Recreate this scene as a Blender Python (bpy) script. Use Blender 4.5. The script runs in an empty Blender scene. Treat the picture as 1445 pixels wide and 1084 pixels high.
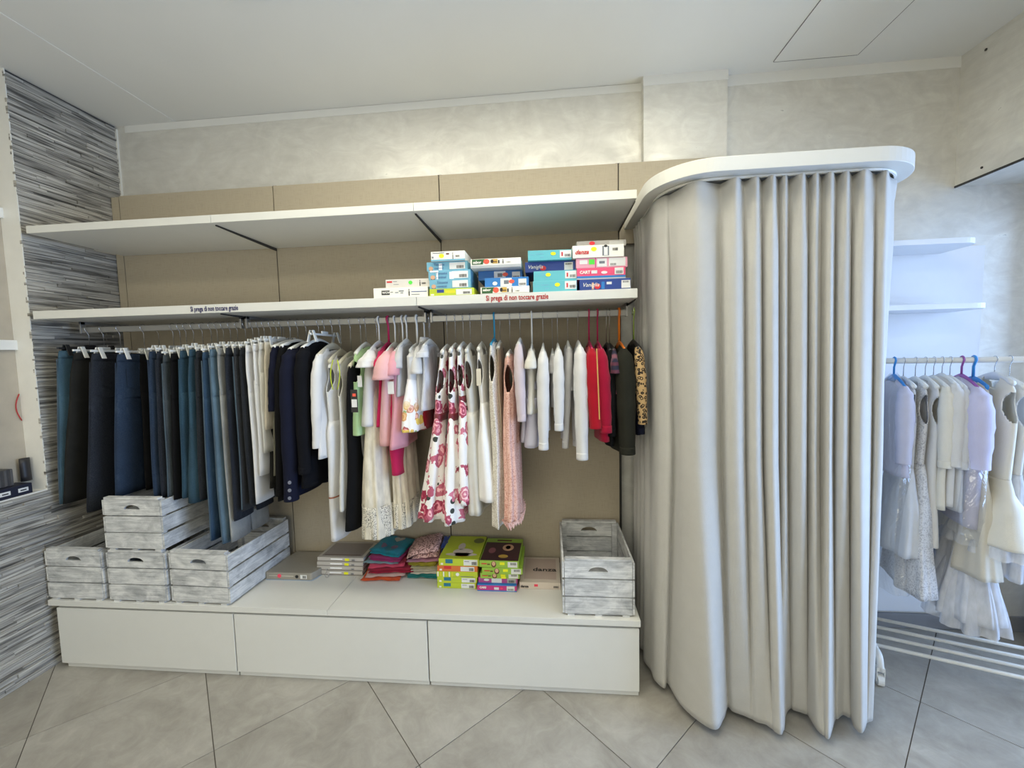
import bpy, bmesh, math, random
from mathutils import Vector, Matrix
random.seed(7)
SC = bpy.context.scene
COL = SC.collection
PI = math.pi

# ------------------------------------------------------------------ camera
CAM = Vector((2.607, -2.346, 1.599))
YAW, PITCH, ROLL = math.radians(5.281), math.radians(-3.969), math.radians(-1.361)
FPX = 575.809
c_f = Vector((-math.sin(YAW)*math.cos(PITCH), math.cos(YAW)*math.cos(PITCH), math.sin(PITCH)))
_r = Vector((math.cos(YAW), math.sin(YAW), 0)); _u = _r.cross(c_f)
c_r = _r*math.cos(ROLL) + _u*math.sin(ROLL)
c_u = -_r*math.sin(ROLL) + _u*math.cos(ROLL)
cd = bpy.data.cameras.new('camera'); cam = bpy.data.objects.new('camera', cd); COL.objects.link(cam)
cd.sensor_fit = 'HORIZONTAL'; cd.sensor_width = 36; cd.lens = FPX/1445*36; cd.clip_start = .02
m = Matrix((c_r, c_u, -c_f)).transposed().to_4x4(); m.translation = CAM
cam.matrix_world = m
SC.camera = cam

def ray(px, py):
    return c_f + c_r*((px-722.5)/FPX) - c_u*((py-542)/FPX)
def at(px, py, Y):
    d = ray(px, py); return CAM + d*((Y-CAM.y)/d.y)
def atz(px, py, Z):
    d = ray(px, py); return CAM + d*((Z-CAM.z)/d.z)
def proj(P):
    d = Vector(P)-CAM; z = d.dot(c_f)
    return 722.5+FPX*d.dot(c_r)/z, 542-FPX*d.dot(c_u)/z

# ------------------------------------------------------------------ light and exposure
W = bpy.data.worlds.new('world'); SC.world = W; W.use_nodes = True
W.node_tree.nodes['Background'].inputs[0].default_value = (.62, .78, 1.0, 1)
W.node_tree.nodes['Background'].inputs[1].default_value = .8
SC.view_settings.view_transform = 'Standard'; SC.view_settings.look = 'None'
SC.view_settings.gamma = 1; SC.view_settings.use_curve_mapping = False
SC.view_settings.exposure = 0.0
LAMP_STRENGTH = 9.6
DAY_POWER = 160
def area(name, loc, rot, sx, sy, power, col):
    l = bpy.data.lights.new(name, 'AREA'); l.shape = 'RECTANGLE'; l.size = sx; l.size_y = sy
    l.energy = power; l.color = col
    o = bpy.data.objects.new(name, l); COL.objects.link(o); o.location = loc; o.rotation_euler = rot
    return o
# daylight through the shop window on the right; warm fill light added behind the camera
area('daylight_window', (5.42, -1.35, 1.25), (0, PI/2, 0), 2.2, 2.5, DAY_POWER, (.40, .61, 1.0))
area('front_fill', (1.2, -4.9, 1.5), (PI/2, 0, -.1), 3.2, 2.4, 48, (1.0, .945, .74))

# ------------------------------------------------------------------ node helpers
def newmat(name):
    mt = bpy.data.materials.new(name); mt.use_nodes = True
    nt = mt.node_tree; b = nt.nodes['Principled BSDF']
    return mt, nt, b
def N(nt, t, **kw):
    n = nt.nodes.new(t)
    for k, v in kw.items():
        if k in n.inputs: n.inputs[k].default_value = v
        else: setattr(n, k, v)
    return n
def L(nt, a, b): nt.links.new(a, b)
def rgb(*c):
    """sRGB 0-255 -> linear"""
    return tuple((((v/255)/12.92) if v <= 10 else (((v/255)+.055)/1.055)**2.4) for v in c)+(1,)
def ramp(nt, fac, stops, interp='LINEAR'):
    r = nt.nodes.new('ShaderNodeValToRGB'); r.color_ramp.interpolation = interp
    e = r.color_ramp.elements
    while len(e) < len(stops): e.new(.5)
    for i, (p, c) in enumerate(stops):
        e[i].position = p; e[i].color = c if len(c) == 4 else tuple(c)+(1,)
    L(nt, fac, r.inputs[0]); return r.outputs[0]
def mixc(nt, fac, a, b, mode='MIX'):
    n = nt.nodes.new('ShaderNodeMix'); n.data_type = 'RGBA'; n.blend_type = mode
    for s, v in ((n.inputs[0], fac), (n.inputs[6], a), (n.inputs[7], b)):
        if hasattr(v, 'is_linked'): L(nt, v, s)
        else: s.default_value = v
    return n.outputs[2]
def coord(nt, scale=(1, 1, 1), out='Object', rnd=0):
    tc = nt.nodes.new('ShaderNodeTexCoord'); mp = nt.nodes.new('ShaderNodeMapping')
    mp.inputs['Scale'].default_value = scale
    L(nt, tc.outputs[out], mp.inputs[0])
    if rnd:
        oi = nt.nodes.new('ShaderNodeObjectInfo'); v = nt.nodes.new('ShaderNodeMath'); v.operation = 'MULTIPLY'
        v.inputs[1].default_value = rnd; L(nt, oi.outputs['Random'], v.inputs[0])
        cx = nt.nodes.new('ShaderNodeCombineXYZ')
        for i in range(3): L(nt, v.outputs[0], cx.inputs[i])
        L(nt, cx.outputs[0], mp.inputs['Location'])
    return mp.outputs[0]
def noise(nt, vec, scale, detail=4, rough=.5, dist=0):
    n = N(nt, 'ShaderNodeTexNoise', Scale=scale, Detail=detail, Roughness=rough, Distortion=dist)
    L(nt, vec, n.inputs['Vector']); return n.outputs['Fac']
def bump(nt, b, h, strength=.2, dist=.002):
    bp = N(nt, 'ShaderNodeBump', Strength=strength, Distance=dist); L(nt, h, bp.inputs['Height'])
    L(nt, bp.outputs[0], b.inputs['Normal'])
def sc(c, k): return tuple(min(1, v*k) for v in c[:3])+(1,)

CACHE = {}
def plain(name, c, rough=.5, metal=0, var=.06, scale=12, bmp=.0, bscale=200):
    """painted / moulded surface with faint mottling"""
    if name in CACHE: return CACHE[name]
    mt, nt, b = newmat(name); v = coord(nt)
    f = noise(nt, v, scale)
    L(nt, ramp(nt, f, [(.3, sc(c, 1-var)), (.7, sc(c, 1+var))]), b.inputs['Base Color'])
    b.inputs['Roughness'].default_value = rough; b.inputs['Metallic'].default_value = metal
    if bmp: bump(nt, b, noise(nt, v, bscale), bmp, .001)
    CACHE[name] = mt; return mt
def cloth(name, c, rough=.9, var=.1, sheen=.15, weave=True):
    if name in CACHE: return CACHE[name]
    mt, nt, b = newmat(name); v = coord(nt)
    f = noise(nt, v, 14, 6, .6)
    L(nt, ramp(nt, f, [(.3, sc(c, 1-var)), (.7, sc(c, 1+var))]), b.inputs['Base Color'])
    b.inputs['Roughness'].default_value = rough
    b.inputs['Sheen Weight'].default_value = sheen; b.inputs['Specular IOR Level'].default_value = .2
    if weave:
        h = nt.nodes.new('ShaderNodeMath'); h.operation = 'ADD'
        L(nt, noise(nt, v, 26, 3), h.inputs[0]); L(nt, noise(nt, v, 420, 2), h.inputs[1])
        bump(nt, b, h.outputs[0], .35, .004)
    if max(c[:3]) > .4 and name != 'curtain_cloth':
        tl = nt.nodes.new('ShaderNodeBsdfTranslucent'); tl.inputs[0].default_value = c; mx = nt.nodes.new('ShaderNodeMixShader'); mx.inputs[0].default_value = .22
        L(nt, b.outputs[0], mx.inputs[1]); L(nt, tl.outputs[0], mx.inputs[2]); L(nt, mx.outputs[0], nt.nodes['Material Output'].inputs[0])
    if max(c[:3]) < .06: b.inputs['Sheen Weight'].default_value = 0.0
    CACHE[name] = mt; return mt
def denim(name, c, fade=.5):
    if name in CACHE: return CACHE[name]
    mt, nt, b = newmat(name)
    f = noise(nt, coord(nt, (3, 5, 2.2)), 2.2, 5, .6)
    w = noise(nt, coord(nt, (40, 40, 260)), 6, 2)
    base = ramp(nt, f, [(.35, sc(c, .65)), (.58, c), (.78, mixl(c, (.36, .44, .48, 1), fade))])
    L(nt, mixc(nt, .35, base, ramp(nt, w, [(.3, sc(c, .5)), (.7, mixl(c, (.5, .55, .6, 1), .22))])), b.inputs['Base Color'])
    b.inputs['Roughness'].default_value = .92; b.inputs['Specular IOR Level'].default_value = .15
    h = nt.nodes.new('ShaderNodeMath'); h.operation = 'ADD'
    L(nt, noise(nt, coord(nt), 24, 4), h.inputs[0]); L(nt, w, h.inputs[1])
    bump(nt, b, h.outputs[0], .5, .005)
    CACHE[name] = mt; return mt
def mixl(a, b, k): return tuple(x*(1-k)+y*k for x, y in zip(a[:3], b[:3]))+(1,)

# ------------------------------------------------------------------ mesh helpers
class MB:
    def __init__(s): s.v = []; s.f = []
    def add(s, vs, fs):
        o = len(s.v); s.v += [tuple(p) for p in vs]; s.f += [tuple(i+o for i in f) for f in fs]; return s
    def box(s, x0, x1, y0, y1, z0, z1):
        return s.add([(x, y, z) for z in (z0, z1) for y in (y0, y1) for x in (x0, x1)],
                     [(0, 2, 3, 1), (4, 5, 7, 6), (0, 1, 5, 4), (1, 3, 7, 5), (3, 2, 6, 7), (2, 0, 4, 6)])
    def quad(s, a, b, c, d): return s.add([a, b, c, d], [(0, 1, 2, 3)])
    def prism(s, pts, z0, z1):
        n = len(pts)
        return s.add([(x, y, z0) for x, y in pts]+[(x, y, z1) for x, y in pts],
                     [tuple(range(n))[::-1], tuple(range(n, 2*n))]+[(i, (i+1) % n, n+(i+1) % n, n+i) for i in range(n)])
    def loft(s, rings, cap0=False, cap1=False, closed=True, keep=None):
        n = len(rings[0]); vs = [p for r in rings for p in r]; fs = []
        for i in range(len(rings)-1):
            for j in range(n if closed else n-1):
                if keep and not keep(i, j): continue
                k = (j+1) % n
                fs.append((i*n+j, i*n+k, (i+1)*n+k, (i+1)*n+j))
        if cap0: fs.append(tuple(range(n))[::-1])
        if cap1: fs.append(tuple((len(rings)-1)*n+j for j in range(n)))
        return s.add(vs, fs)
    def tube(s, pts, r, n=8, cap=True):
        pts = [Vector(p) for p in pts]; rings = []; prev = None
        for i, p in enumerate(pts):
            d = (pts[min(i+1, len(pts)-1)]-pts[max(i-1, 0)]).normalized()
            if prev is None:
                a = d.orthogonal().normalized()
            else:
                a = (prev - d*prev.dot(d)).normalized()
            prev = a; b = d.cross(a); rr = r[i] if isinstance(r, (list, tuple)) else r
            rings.append([p+a*(rr*math.cos(2*PI*k/n))+b*(rr*math.sin(2*PI*k/n)) for k in range(n)])
        return s.loft(rings, cap, cap)
    def mesh(s, name):
        me = bpy.data.meshes.new(name); me.from_pydata(s.v, [], s.f); me.update(); return me
def obj(name, mb, mat, parent=None, smooth=False, bevel=0, solid=0, sub=0, label=None):
    me = mb.mesh(name) if isinstance(mb, MB) else mb
    if mat and not me.materials: me.materials.append(mat)
    if smooth:
        for p in me.polygons: p.use_smooth = True
    o = bpy.data.objects.new(name, me); COL.objects.link(o)
    if parent: o.parent = parent
    if sub:
        md = o.modifiers.new('sub', 'SUBSURF'); md.levels = sub; md.render_levels = sub
    if solid:
        md = o.modifiers.new('solid', 'SOLIDIFY'); md.thickness = solid; md.offset = -1
    if bevel:
        md = o.modifiers.new('bevel', 'BEVEL'); md.width = bevel; md.segments = 2; md.limit_method = 'ANGLE'
    if label: o['label'] = label
    return o
def tag(o, label, cat, group=None):
    o['label'] = label; o['category'] = cat
    if group: o['group'] = group
    return o
def thing(name, label, cat, loc, rz=0, group=None):
    o = bpy.data.objects.new(name, None); COL.objects.link(o); o.empty_display_size = .05
    o.location = loc; o.rotation_euler = (0, 0, rz); return tag(o, label, cat, group)
def struct(name, mb, mat, parent=None, **kw):
    o = obj(name, mb, mat, parent, **kw)
    if not parent: o['kind'] = 'structure'
    return o
FONT = None
def lettering(txt, size, mat, parent, loc, rot=(PI/2, 0, 0), name='lettering', bold=.0, sx=1.0, shear=0, align='LEFT'):
    cu = bpy.data.curves.new(name, 'FONT'); cu.body = txt; cu.size = size; cu.extrude = .0003; cu.offset = bold
    cu.shear = shear; cu.align_x = align; cu.resolution_u = 2
    tmp = bpy.data.objects.new('t', cu); COL.objects.link(tmp)
    dg = bpy.context.evaluated_depsgraph_get()
    me = bpy.data.meshes.new_from_object(tmp.evaluated_get(dg))
    bpy.data.objects.remove(tmp); bpy.data.curves.remove(cu)
    me.materials.clear(); me.materials.append(mat)
    o = bpy.data.objects.new(name, me); COL.objects.link(o); o.parent = parent
    o.location = loc; o.rotation_euler = rot; o.scale = (sx, 1, 1); return o

# ------------------------------------------------------------------ setting materials
def m_plaster():
    mt, nt, b = newmat('pearl_plaster')
    v = coord(nt, out='Object')
    d = noise(nt, v, 1.6, 3, .5)
    mp = N(nt, 'ShaderNodeMapping'); tc = nt.nodes.new('ShaderNodeTexCoord')
    L(nt, tc.outputs['Object'], mp.inputs[0]); mp.inputs['Rotation'].default_value = (0, .7, 0); mp.inputs['Scale'].default_value = (2.2, 1, 5.5)
    st = noise(nt, mp.outputs[0], 2.4, 7, .62, 1.6)
    st2 = noise(nt, v, 5, 6, .6, 2.2)
    a = nt.nodes.new('ShaderNodeMath'); a.operation = 'MULTIPLY_ADD'; a.inputs[1].default_value = .5
    L(nt, st, a.inputs[0]); 
    h = nt.nodes.new('ShaderNodeMath'); h.operation = 'MULTIPLY'; h.inputs[1].default_value = .5; L(nt, st2, h.inputs[0]); L(nt, h.outputs[0], a.inputs[2])
    L(nt, ramp(nt, a.outputs[0], [(.36, rgb(206, 203, 195)), (.5, rgb(214, 211, 203)), (.64, rgb(224, 222, 214))]), b.inputs['Base Color'])
    L(nt, ramp(nt, a.outputs[0], [(.38, (.56,)*3), (.66, (.27,)*3)]), b.inputs['Roughness'])
    b.inputs['Metallic'].default_value = .25
    bump(nt, b, a.outputs[0], .08, .02)
    return mt
M_PLASTER = m_plaster()
M_CEIL = plain('ceiling_paint', rgb(222, 221, 216), .9, var=.012, scale=3)
M_WHITE = plain('white_laminate', rgb(217, 216, 210), .38, var=.012, bmp=.02)
M_WHITE2 = plain('white_paint', rgb(226, 224, 217), .6, var=.03)
M_GROUT = plain('grout', rgb(96, 90, 82), .9)
M_DARK = plain('dark_metal', rgb(52, 50, 48), .5, .3)
M_RAIL = plain('aluminium', rgb(158, 157, 154), .35, .5, var=.03)
M_BASEB = plain('skirting_grey', rgb(140, 140, 142), .5)
M_FRAME = plain('anthracite_frame', rgb(40, 42, 46), .45)
def m_tile():
    mt, nt, b = newmat('slate_tile'); v = coord(nt, (1, 1, 1), 'Object', rnd=40)
    f = noise(nt, v, 3.2, 9, .62, .7); g = noise(nt, v, 9, 6, .7, 1.2)
    base = ramp(nt, f, [(.3, rgb(140, 134, 124)), (.5, rgb(160, 155, 145)), (.68, rgb(178, 173, 163))])
    L(nt, mixc(nt, .35, base, ramp(nt, g, [(.35, rgb(132, 126, 117)), (.55, rgb(161, 156, 146)), (.75, rgb(190, 185, 174))])), b.inputs['Base Color'])
    L(nt, ramp(nt, g, [(.3, (.36,)*3), (.7, (.52,)*3)]), b.inputs['Roughness'])
    bump(nt, b, f, .25, .006); return mt
M_TILE = m_tile()
def m_stone():
    mt, nt, b = newmat('split_stone')
    oi = nt.nodes.new('ShaderNodeObjectInfo'); ge = nt.nodes.new('ShaderNodeNewGeometry')
    def pos(scale, rnd):
        mp = nt.nodes.new('ShaderNodeMapping'); mp.inputs['Scale'].default_value = scale; L(nt, ge.outputs['Position'], mp.inputs[0])
        if rnd:
            v = nt.nodes.new('ShaderNodeMath'); v.operation = 'MULTIPLY'; v.inputs[1].default_value = rnd; L(nt, oi.outputs['Random'], v.inputs[0])
            cx = nt.nodes.new('ShaderNodeCombineXYZ'); [L(nt, v.outputs[0], cx.inputs[k]) for k in range(3)]; L(nt, cx.outputs[0], mp.inputs['Location'])
        return mp.outputs[0]
    f = noise(nt, pos((1, 3, 110), 50), 1.0, 5, .6, .3); g = noise(nt, pos((0, 4, 62), 0), 1.0, 2, .5)
    base = ramp(nt, f, [(.3, rgb(116, 114, 110)), (.5, rgb(192, 189, 183)), (.7, rgb(234, 232, 226))])
    tone = ramp(nt, g, [(.36, rgb(132, 130, 127)), (.46, rgb(226, 224, 220)), (.7, rgb(252, 250, 246))])
    tone2 = ramp(nt, oi.outputs['Random'], [(0, rgb(170, 168, 165)), (1, rgb(250, 248, 244))])
    L(nt, mixc(nt, .7, mixc(nt, .85, base, tone, 'MULTIPLY'), tone2, 'MULTIPLY'), b.inputs['Base Color'])
    b.inputs['Roughness'].default_value = .85; bump(nt, b, f, .7, .005); return mt
M_STONE = m_stone()
def m_panel():
    mt, nt, b = newmat('linen_panel')
    a = noise(nt, coord(nt, (2, 2, 60)), 8, 3); c = noise(nt, coord(nt, (60, 2, 2)), 8, 3)
    f = nt.nodes.new('ShaderNodeMath'); f.operation = 'ADD'; L(nt, a, f.inputs[0]); L(nt, c, f.inputs[1])
    L(nt, ramp(nt, f.outputs[0], [(.7, rgb(156, 145, 125)), (1.0, rgb(171, 160, 140))]), b.inputs['Base Color'])
    b.inputs['Roughness'].default_value = .7; bump(nt, b, f.outputs[0], .12, .001); return mt
M_PANEL = m_panel()
def m_emit(name, c, s):
    mt, nt, b = newmat(name)
    b.inputs['Emission Color'].default_value = c; b.inputs['Emission Strength'].default_value = s
    b.inputs['Base Color'].default_value = c; return mt
def m_glass(name='window_glass', tr=.9):
    mt, nt, b = newmat(name)
    t = nt.nodes.new('ShaderNodeBsdfTransparent'); g = N(nt, 'ShaderNodeBsdfGlossy', Roughness=.02)
    lw = N(nt, 'ShaderNodeFresnel', IOR=1.45); mx = nt.nodes.new('ShaderNodeMixShader')
    L(nt, lw.outputs[0], mx.inputs[0]); L(nt, t.outputs[0], mx.inputs[1]); L(nt, g.outputs[0], mx.inputs[2])
    L(nt, mx.outputs[0], nt.nodes['Material Output'].inputs[0]); return mt
M_GLASS = m_glass()

# ------------------------------------------------------------------ room shell
XL, YW, ZC = -.065, .075, 3.085          # left wall face, back wall face, ceiling
XR, YF = 5.3, -5.0
struct('floor', MB().box(XL-.3, XR+.1, YF, YW+.1, -.1, -.004), M_GROUT)
FLOOR = bpy.data.objects['floor']
def clip_poly(poly, x0, x1, y0, y1):
    for ax, lim, sgn in ((0, x0, 1), (0, x1, -1), (1, y0, 1), (1, y1, -1)):
        out = []
        for i in range(len(poly)):
            a, b = poly[i], poly[(i+1) % len(poly)]
            ia, ib = sgn*(a[ax]-lim) >= 0, sgn*(b[ax]-lim) >= 0
            if ia: out.append(a)
            if ia != ib:
                t = (lim-a[ax])/(b[ax]-a[ax]); out.append((a[0]+t*(b[0]-a[0]), a[1]+t*(b[1]-a[1])))
        poly = out
        if len(poly) < 3: return []
    return poly
G_ = .0025
for i in range(-9, 10):
    for j in range(-7, 12):
        s0, s1 = .31+.87*i+G_, .31+.87*(i+1)-G_; d0, d1 = 2.96+.87*(j-5)+G_, 2.96+.87*(j-4)-G_
        P = [((s+d)/2, (s-d)/2) for s, d in ((s0, d0), (s1, d0), (s1, d1), (s0, d1))]
        P = clip_poly(P, XL+.001, XR, YF, YW-.012)
        if len(P) < 3: continue
        ar = sum(P[k][0]*P[(k+1) % len(P)][1]-P[(k+1) % len(P)][0]*P[k][1] for k in range(len(P)))
        if abs(ar) < .004: continue
        if ar < 0: P = P[::-1]
        obj('floor_tile', MB().prism(P, -.0038, 0), M_TILE, FLOOR)
struct('ceiling', MB().box(XL-.3, XR+.3, YF, YW+.1, ZC, ZC+.1), M_CEIL)
struct('trim_1', MB().box(XL-.12, .343, YF, YW, ZC-.0025, ZC), M_CEIL)               # shallow bulkhead along the left wall
struct('wall_back', MB().box(XL-.3, XR+.3, YW, YW+.12, -.1, ZC+.05), M_PLASTER)
pl = struct('trim_2', MB().box(3.14, 3.575, .022, YW, 2.0, ZC-.05), M_PLASTER)       # shallow pilaster
struct('trim_3', MB().box(.0, 3.14, YW-.003, YW, ZC-.045, ZC-.003), M_CEIL)
struct('trim_4', MB().box(3.138, 3.578, .019, YW, ZC-.05, ZC), M_CEIL)
struct('trim_5', MB().box(3.578, 4.75, YW-.003, YW, ZC-.055, ZC), M_CEIL)
struct('baseboard_back', MB().box(3.0, XR, YW-.012, YW, 0, .085), M_BASEB, bevel=.002)
struct('wall_front', MB().box(XL-.3, XR+.3, YF-.4, YF-.3, -.1, ZC+.05), M_WHITE2)
# left wall with its niche
ZN, YN, XN = .945, -.45, -.17
w = MB().box(XL-.25, XL-.006, YN, YW, ZN, ZC+.05).box(XL-.25, XL-.006, YF, YW, -.1, ZN).box(XL-.25, XN, YF, YN, ZN, ZC+.05)
WL = struct('wall_left', w, plain('stone_backing', rgb(70, 68, 66), .9))
nb = obj('niche_lining', MB().box(XN, XN+.004, YF, YN, ZN, ZC), plain('niche_beige', rgb(176, 165, 146), .7), WL)
obj('niche_jamb', MB().box(XN, XL+.004, YN-.004, YN, ZN, ZC), M_WHITE2, WL)
obj('niche_sill', MB().box(XN, XL, YF, YN-.004, ZN-.001, ZN+.006), M_WHITE2, WL)
for z0, z1 in ((2.36, 2.41), (1.69, 1.74)):
    obj('niche_shelf', MB().box(XN, XN+.022, -1.6, YN-.004, z0, z1), M_WHITE2, WL)
# split-stone cladding, strip by strip
unit = MB().box(0, 1, 0, 1, 0, 1).mesh('stone_strip'); unit.materials.append(M_STONE)
extra = MB(); cnt = 0
rows = []
z = 0.0
rs = random.Random(3)
while z < ZC-.02:
    h = rs.uniform(.009, .021); h = min(h, ZC-.015-z)
    if z < ZN < z+h: h = ZN-z
    y1 = YW-.002
    ymin = YN if z >= ZN-.001 else -.86
    first = True
    while y1 > ymin+.03:
        ln = rs.uniform(.14, .42)*(rs.uniform(.4, 1) if first else 1); first = False
        y0 = y1-ln
        if y0 < ymin+.06: y0 = ymin-(rs.uniform(0, .006) if z >= ZN-.001 else 0)
        rows.append((y0, y1, z, h, rs.choice((rs.uniform(.0, .003), rs.uniform(.004, .011)))))
        y1 = y0
    z += h
rows.sort(key=lambda r: -(r[1]-r[0])*r[3]*(.25 if (r[2] < .38 and r[1] > -.5) else 1))
for k, (y0, y1, z, h, pr) in enumerate(rows):
    if k < 300:
        o = bpy.data.objects.new('stone_strip', unit); COL.objects.link(o); o.parent = WL
        o.location = (XL-.0055, y0+.0006, z+.0006); o.scale = (.0055+pr, y1-y0-.0012, h-.0012)
    else: extra.box(XL-.0055, XL+pr, y0+.0006, y1-.0006, z+.0006, z+h-.0006)
o = obj('small_stone_strips', extra, M_STONE, WL); o['kind'] = 'stuff'
ex = MB(); z = 0
while z < ZN-.01:
    h = min(rs.uniform(.009, .021), ZN-z); y1 = -.86
    while y1 > -2.2:
        y0 = y1-rs.uniform(.15, .4); ex.box(XL-.0055, XL+rs.uniform(0, .01), y0+.0006, y1-.0006, z+.0006, z+h-.0006); y1 = y0
    z += h
o = obj('near_stone_strips', ex, M_STONE, WL); o['kind'] = 'stuff'
struct('trim_6', MB().box(XL-.004, XL+.013, YW-.008, YW+.001, 2.62, ZC-.02), M_WHITE2)    # white corner bead
# right: beam above the shop window
BX = 4.75
struct('trim_7', MB().box(BX, XR+.3, YF, YW, 2.43, ZC), M_PLASTER)
struct('trim_8', MB().box(BX-.003, BX+.004, YF, YW-.001, 2.424, 2.434), M_DARK)
bm_ = bpy.data.objects['trim_7']
for yy, zz in ((-.06, 2.47), (-.05, 3.03)):
    obj('screw', MB().tube([(BX-.003, yy, zz), (BX+.001, yy, zz)], .006, 8), M_DARK, bm_)
wr = MB().box(5.25, 5.30, -.02, YW, 0, 2.43).box(5.25, 5.30, YF, YF+.1, 0, 2.43)
wf = MB()
for y in (-.06, -1.6, -3.2, -4.9): wf.box(5.24, 5.30, y-.03, y+.03, 0, 2.43)
wf.box(5.24, 5.30, -4.9, -.03, 0, .09).box(5.24, 5.30, -4.9, -.03, 2.36, 2.43)
struct('wall_right', MB().box(5.24, 5.6, -.03, YW, -.0, 2.43), M_WHITE2)
wo = struct('window_1', wf, plain('window_frame_grey', rgb(190, 193, 198), .45))
for a, b in ((-1.57, -.09), (-3.17, -1.63), (-4.87, -3.23)):
    obj('pane', MB().box(5.265, 5.271, a, b, .09, 2.36), M_GLASS, wo)
# ceiling hatch
hx0, hx1, hy0, hy1 = 3.79, 4.195, -.62, -.008
fr = MB()
for a in ((hx0-.003, hx0, hy0, hy1), (hx1, hx1+.003, hy0, hy1), (hx0, hx1, hy1, hy1+.003), (hx0, hx1, hy0-.003, hy0)):
    fr.box(*a, ZC-.0025, ZC)
ht = obj('ceiling_hatch', MB().box(hx0, hx1, hy0, hy1, ZC-.002, ZC), M_CEIL)
tag(ht, 'white square inspection hatch flush in the ceiling above the curtain', 'hatch')
obj('gap', fr, plain('hatch_gap', rgb(120, 118, 114), .8), ht)
# ceiling lamps
M_LED = m_emit('led_diffuser', (1.0, .965, .80, 1), LAMP_STRENGTH)
lamps = [(1.63, -.98, 'square recessed ceiling lamp showing at the top left edge of the photo'),
         (2.42, -.98, 'square recessed ceiling lamp above the floral dresses'),
         (3.21, -.98, 'square recessed ceiling lamp in front of the curtain'),
         (.6, -2.75, 'unseen fill lamp added in the ceiling behind the camera, leftmost of four'), (1.6, -2.75, 'unseen fill lamp added in the ceiling behind the camera, second of four'),  # back row is out of view, added to brighten the drawer fronts
         (2.6, -2.75, 'unseen fill lamp added in the ceiling above the camera, third of four'), (3.65, -2.75, 'unseen fill lamp added in the ceiling on the window side, rightmost of four')]  # last one added to lift ceiling, wall and dresses on the right
for x, y, lb in lamps:
    t = thing('ceiling_lamp', lb, 'lamp', (x, y, ZC), group='ceiling lamps')
    fr = MB()
    for a in ((-.3, -.285, -.3, .3), (.285, .3, -.3, .3), (-.285, .285, -.3, -.285), (-.285, .285, .285, .3)): fr.box(*a, -.012, 0)
    obj('frame', fr, M_WHITE, t); obj('diffuser', MB().box(-.285, .285, -.285, .285, -.008, -.003), M_LED, t)

# ------------------------------------------------------------------ shelving wall
ZW = .374                                   # worktop top
for i, (x0, x1, lb) in enumerate(((0, .997, 'beige linen back panel behind the jeans, left end of the unit'),
                            (1.003, 1.997, 'beige linen back panel in the middle, behind white tops and skirts'),
                            (2.003, 2.997, 'beige linen back panel behind the floral dresses and shoe boxes'),
                            (3.003, 3.60, 'beige linen panel end peeping out above the curtain board'))):
    o = obj('back_panel', MB().box(x0, x1, 0, .018, .3 if i < 3 else 2.2, 2.631), M_PANEL, bevel=.001); tag(o, lb, 'panel', 'linen back panels')
o = obj('side_filler', MB().box(XL+.012, -.004, .0, .018, .3, 2.625), M_PANEL); tag(o, 'narrow beige filler strip between stone wall and linen panel', 'panel')
for x, lb in ((1, 'dark slotted upright in the seam behind the navy jackets'), (2, 'dark slotted upright in the seam behind the floral dresses'), (3, 'dark slotted upright at the right end next to the curtain')):
    o = obj('slotted_upright', MB().box(x-.0125, x+.0125, .019, .045, .02, 2.64), M_DARK); tag(o, lb, 'upright', 'slotted uprights')
SH = {}
def shelf(x0, x1, z0, z1, yf, lb, key):
    o = obj('wall_shelf', MB().box(x0+.001, x1-.001, yf, -.001, z0, z1), M_WHITE, bevel=.0012)
    tag(o, lb, 'shelf', 'white wall shelves'); SH[key] = o
    for x in (x0, x1):
        if x in (0,): continue
        s = 1 if x == x0 else -1
        xa, xb = sorted((x+s*.0012, x+s*.0035))
        b = MB().add([(xx, y, zz) for xx in (xa, xb) for y, zz in ((-.002, z0-.0002), (yf+.03, z0-.0002), (yf+.03, z0-.006), (-.002, z0-.016))],
                     [(0, 1, 2, 3), (7, 6, 5, 4), (0, 4, 5, 1), (1, 5, 6, 2), (2, 6, 7, 3), (3, 7, 4, 0)])
        obj('bracket', b, M_DARK, o)
for k in range(3):
    w = ('left', 'middle', 'right')[k]
    shelf(k, k+1, 2.270, 2.307, -.475, f'empty white top shelf board, {w} bay of the wall unit', ('t', k))
    shelf(k, k+1, 1.841, 1.882, -.483, (f'white lower shelf board above the jeans with part of a blue notice', 'white lower shelf board above the white tops, middle bay',
          'white lower shelf board carrying the boxes, red notice on its edge')[k], ('l', k))
M_BLUEINK = plain('blue_ink', rgb(28, 30, 92), .6); M_REDINK = plain('red_ink', rgb(172, 26, 34), .6)
lettering('Si prega di non toccare grazie', .0335, M_BLUEINK, SH[('l', 0)], (.868, -.4842, 1.851), bold=.0006, sx=.62)
lettering('Si prega di non toccare grazie', .0335, M_REDINK, SH[('l', 2)], (2.325, -.4842, 1.851), bold=.0007, sx=.705)
# hanging rails
ZR, YR = 1.795, -.30
for k in range(3):
    t = thing('hanging_rail', ('flat metal clothes rail carrying the jeans and trousers', 'flat metal clothes rail carrying white and pastel tops', 'flat metal clothes rail carrying dresses and cardigans')[k],
              'rail', (k+.5, YR, ZR), group='clothes rails')
    x0 = -.462 if k == 0 else -.488
    obj('bar', MB().box(x0, .488, -.007, .007, -.016, .016), M_RAIL, t, bevel=.004)
    for x in (x0+.004, .484):
        obj('bracket', MB().box(x-.004, x+.006, -.012, .012, -.018, .046).box(x-.004, x+.006, -.012, .25, .03, .046), M_RAIL, t, bevel=.001)
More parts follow.
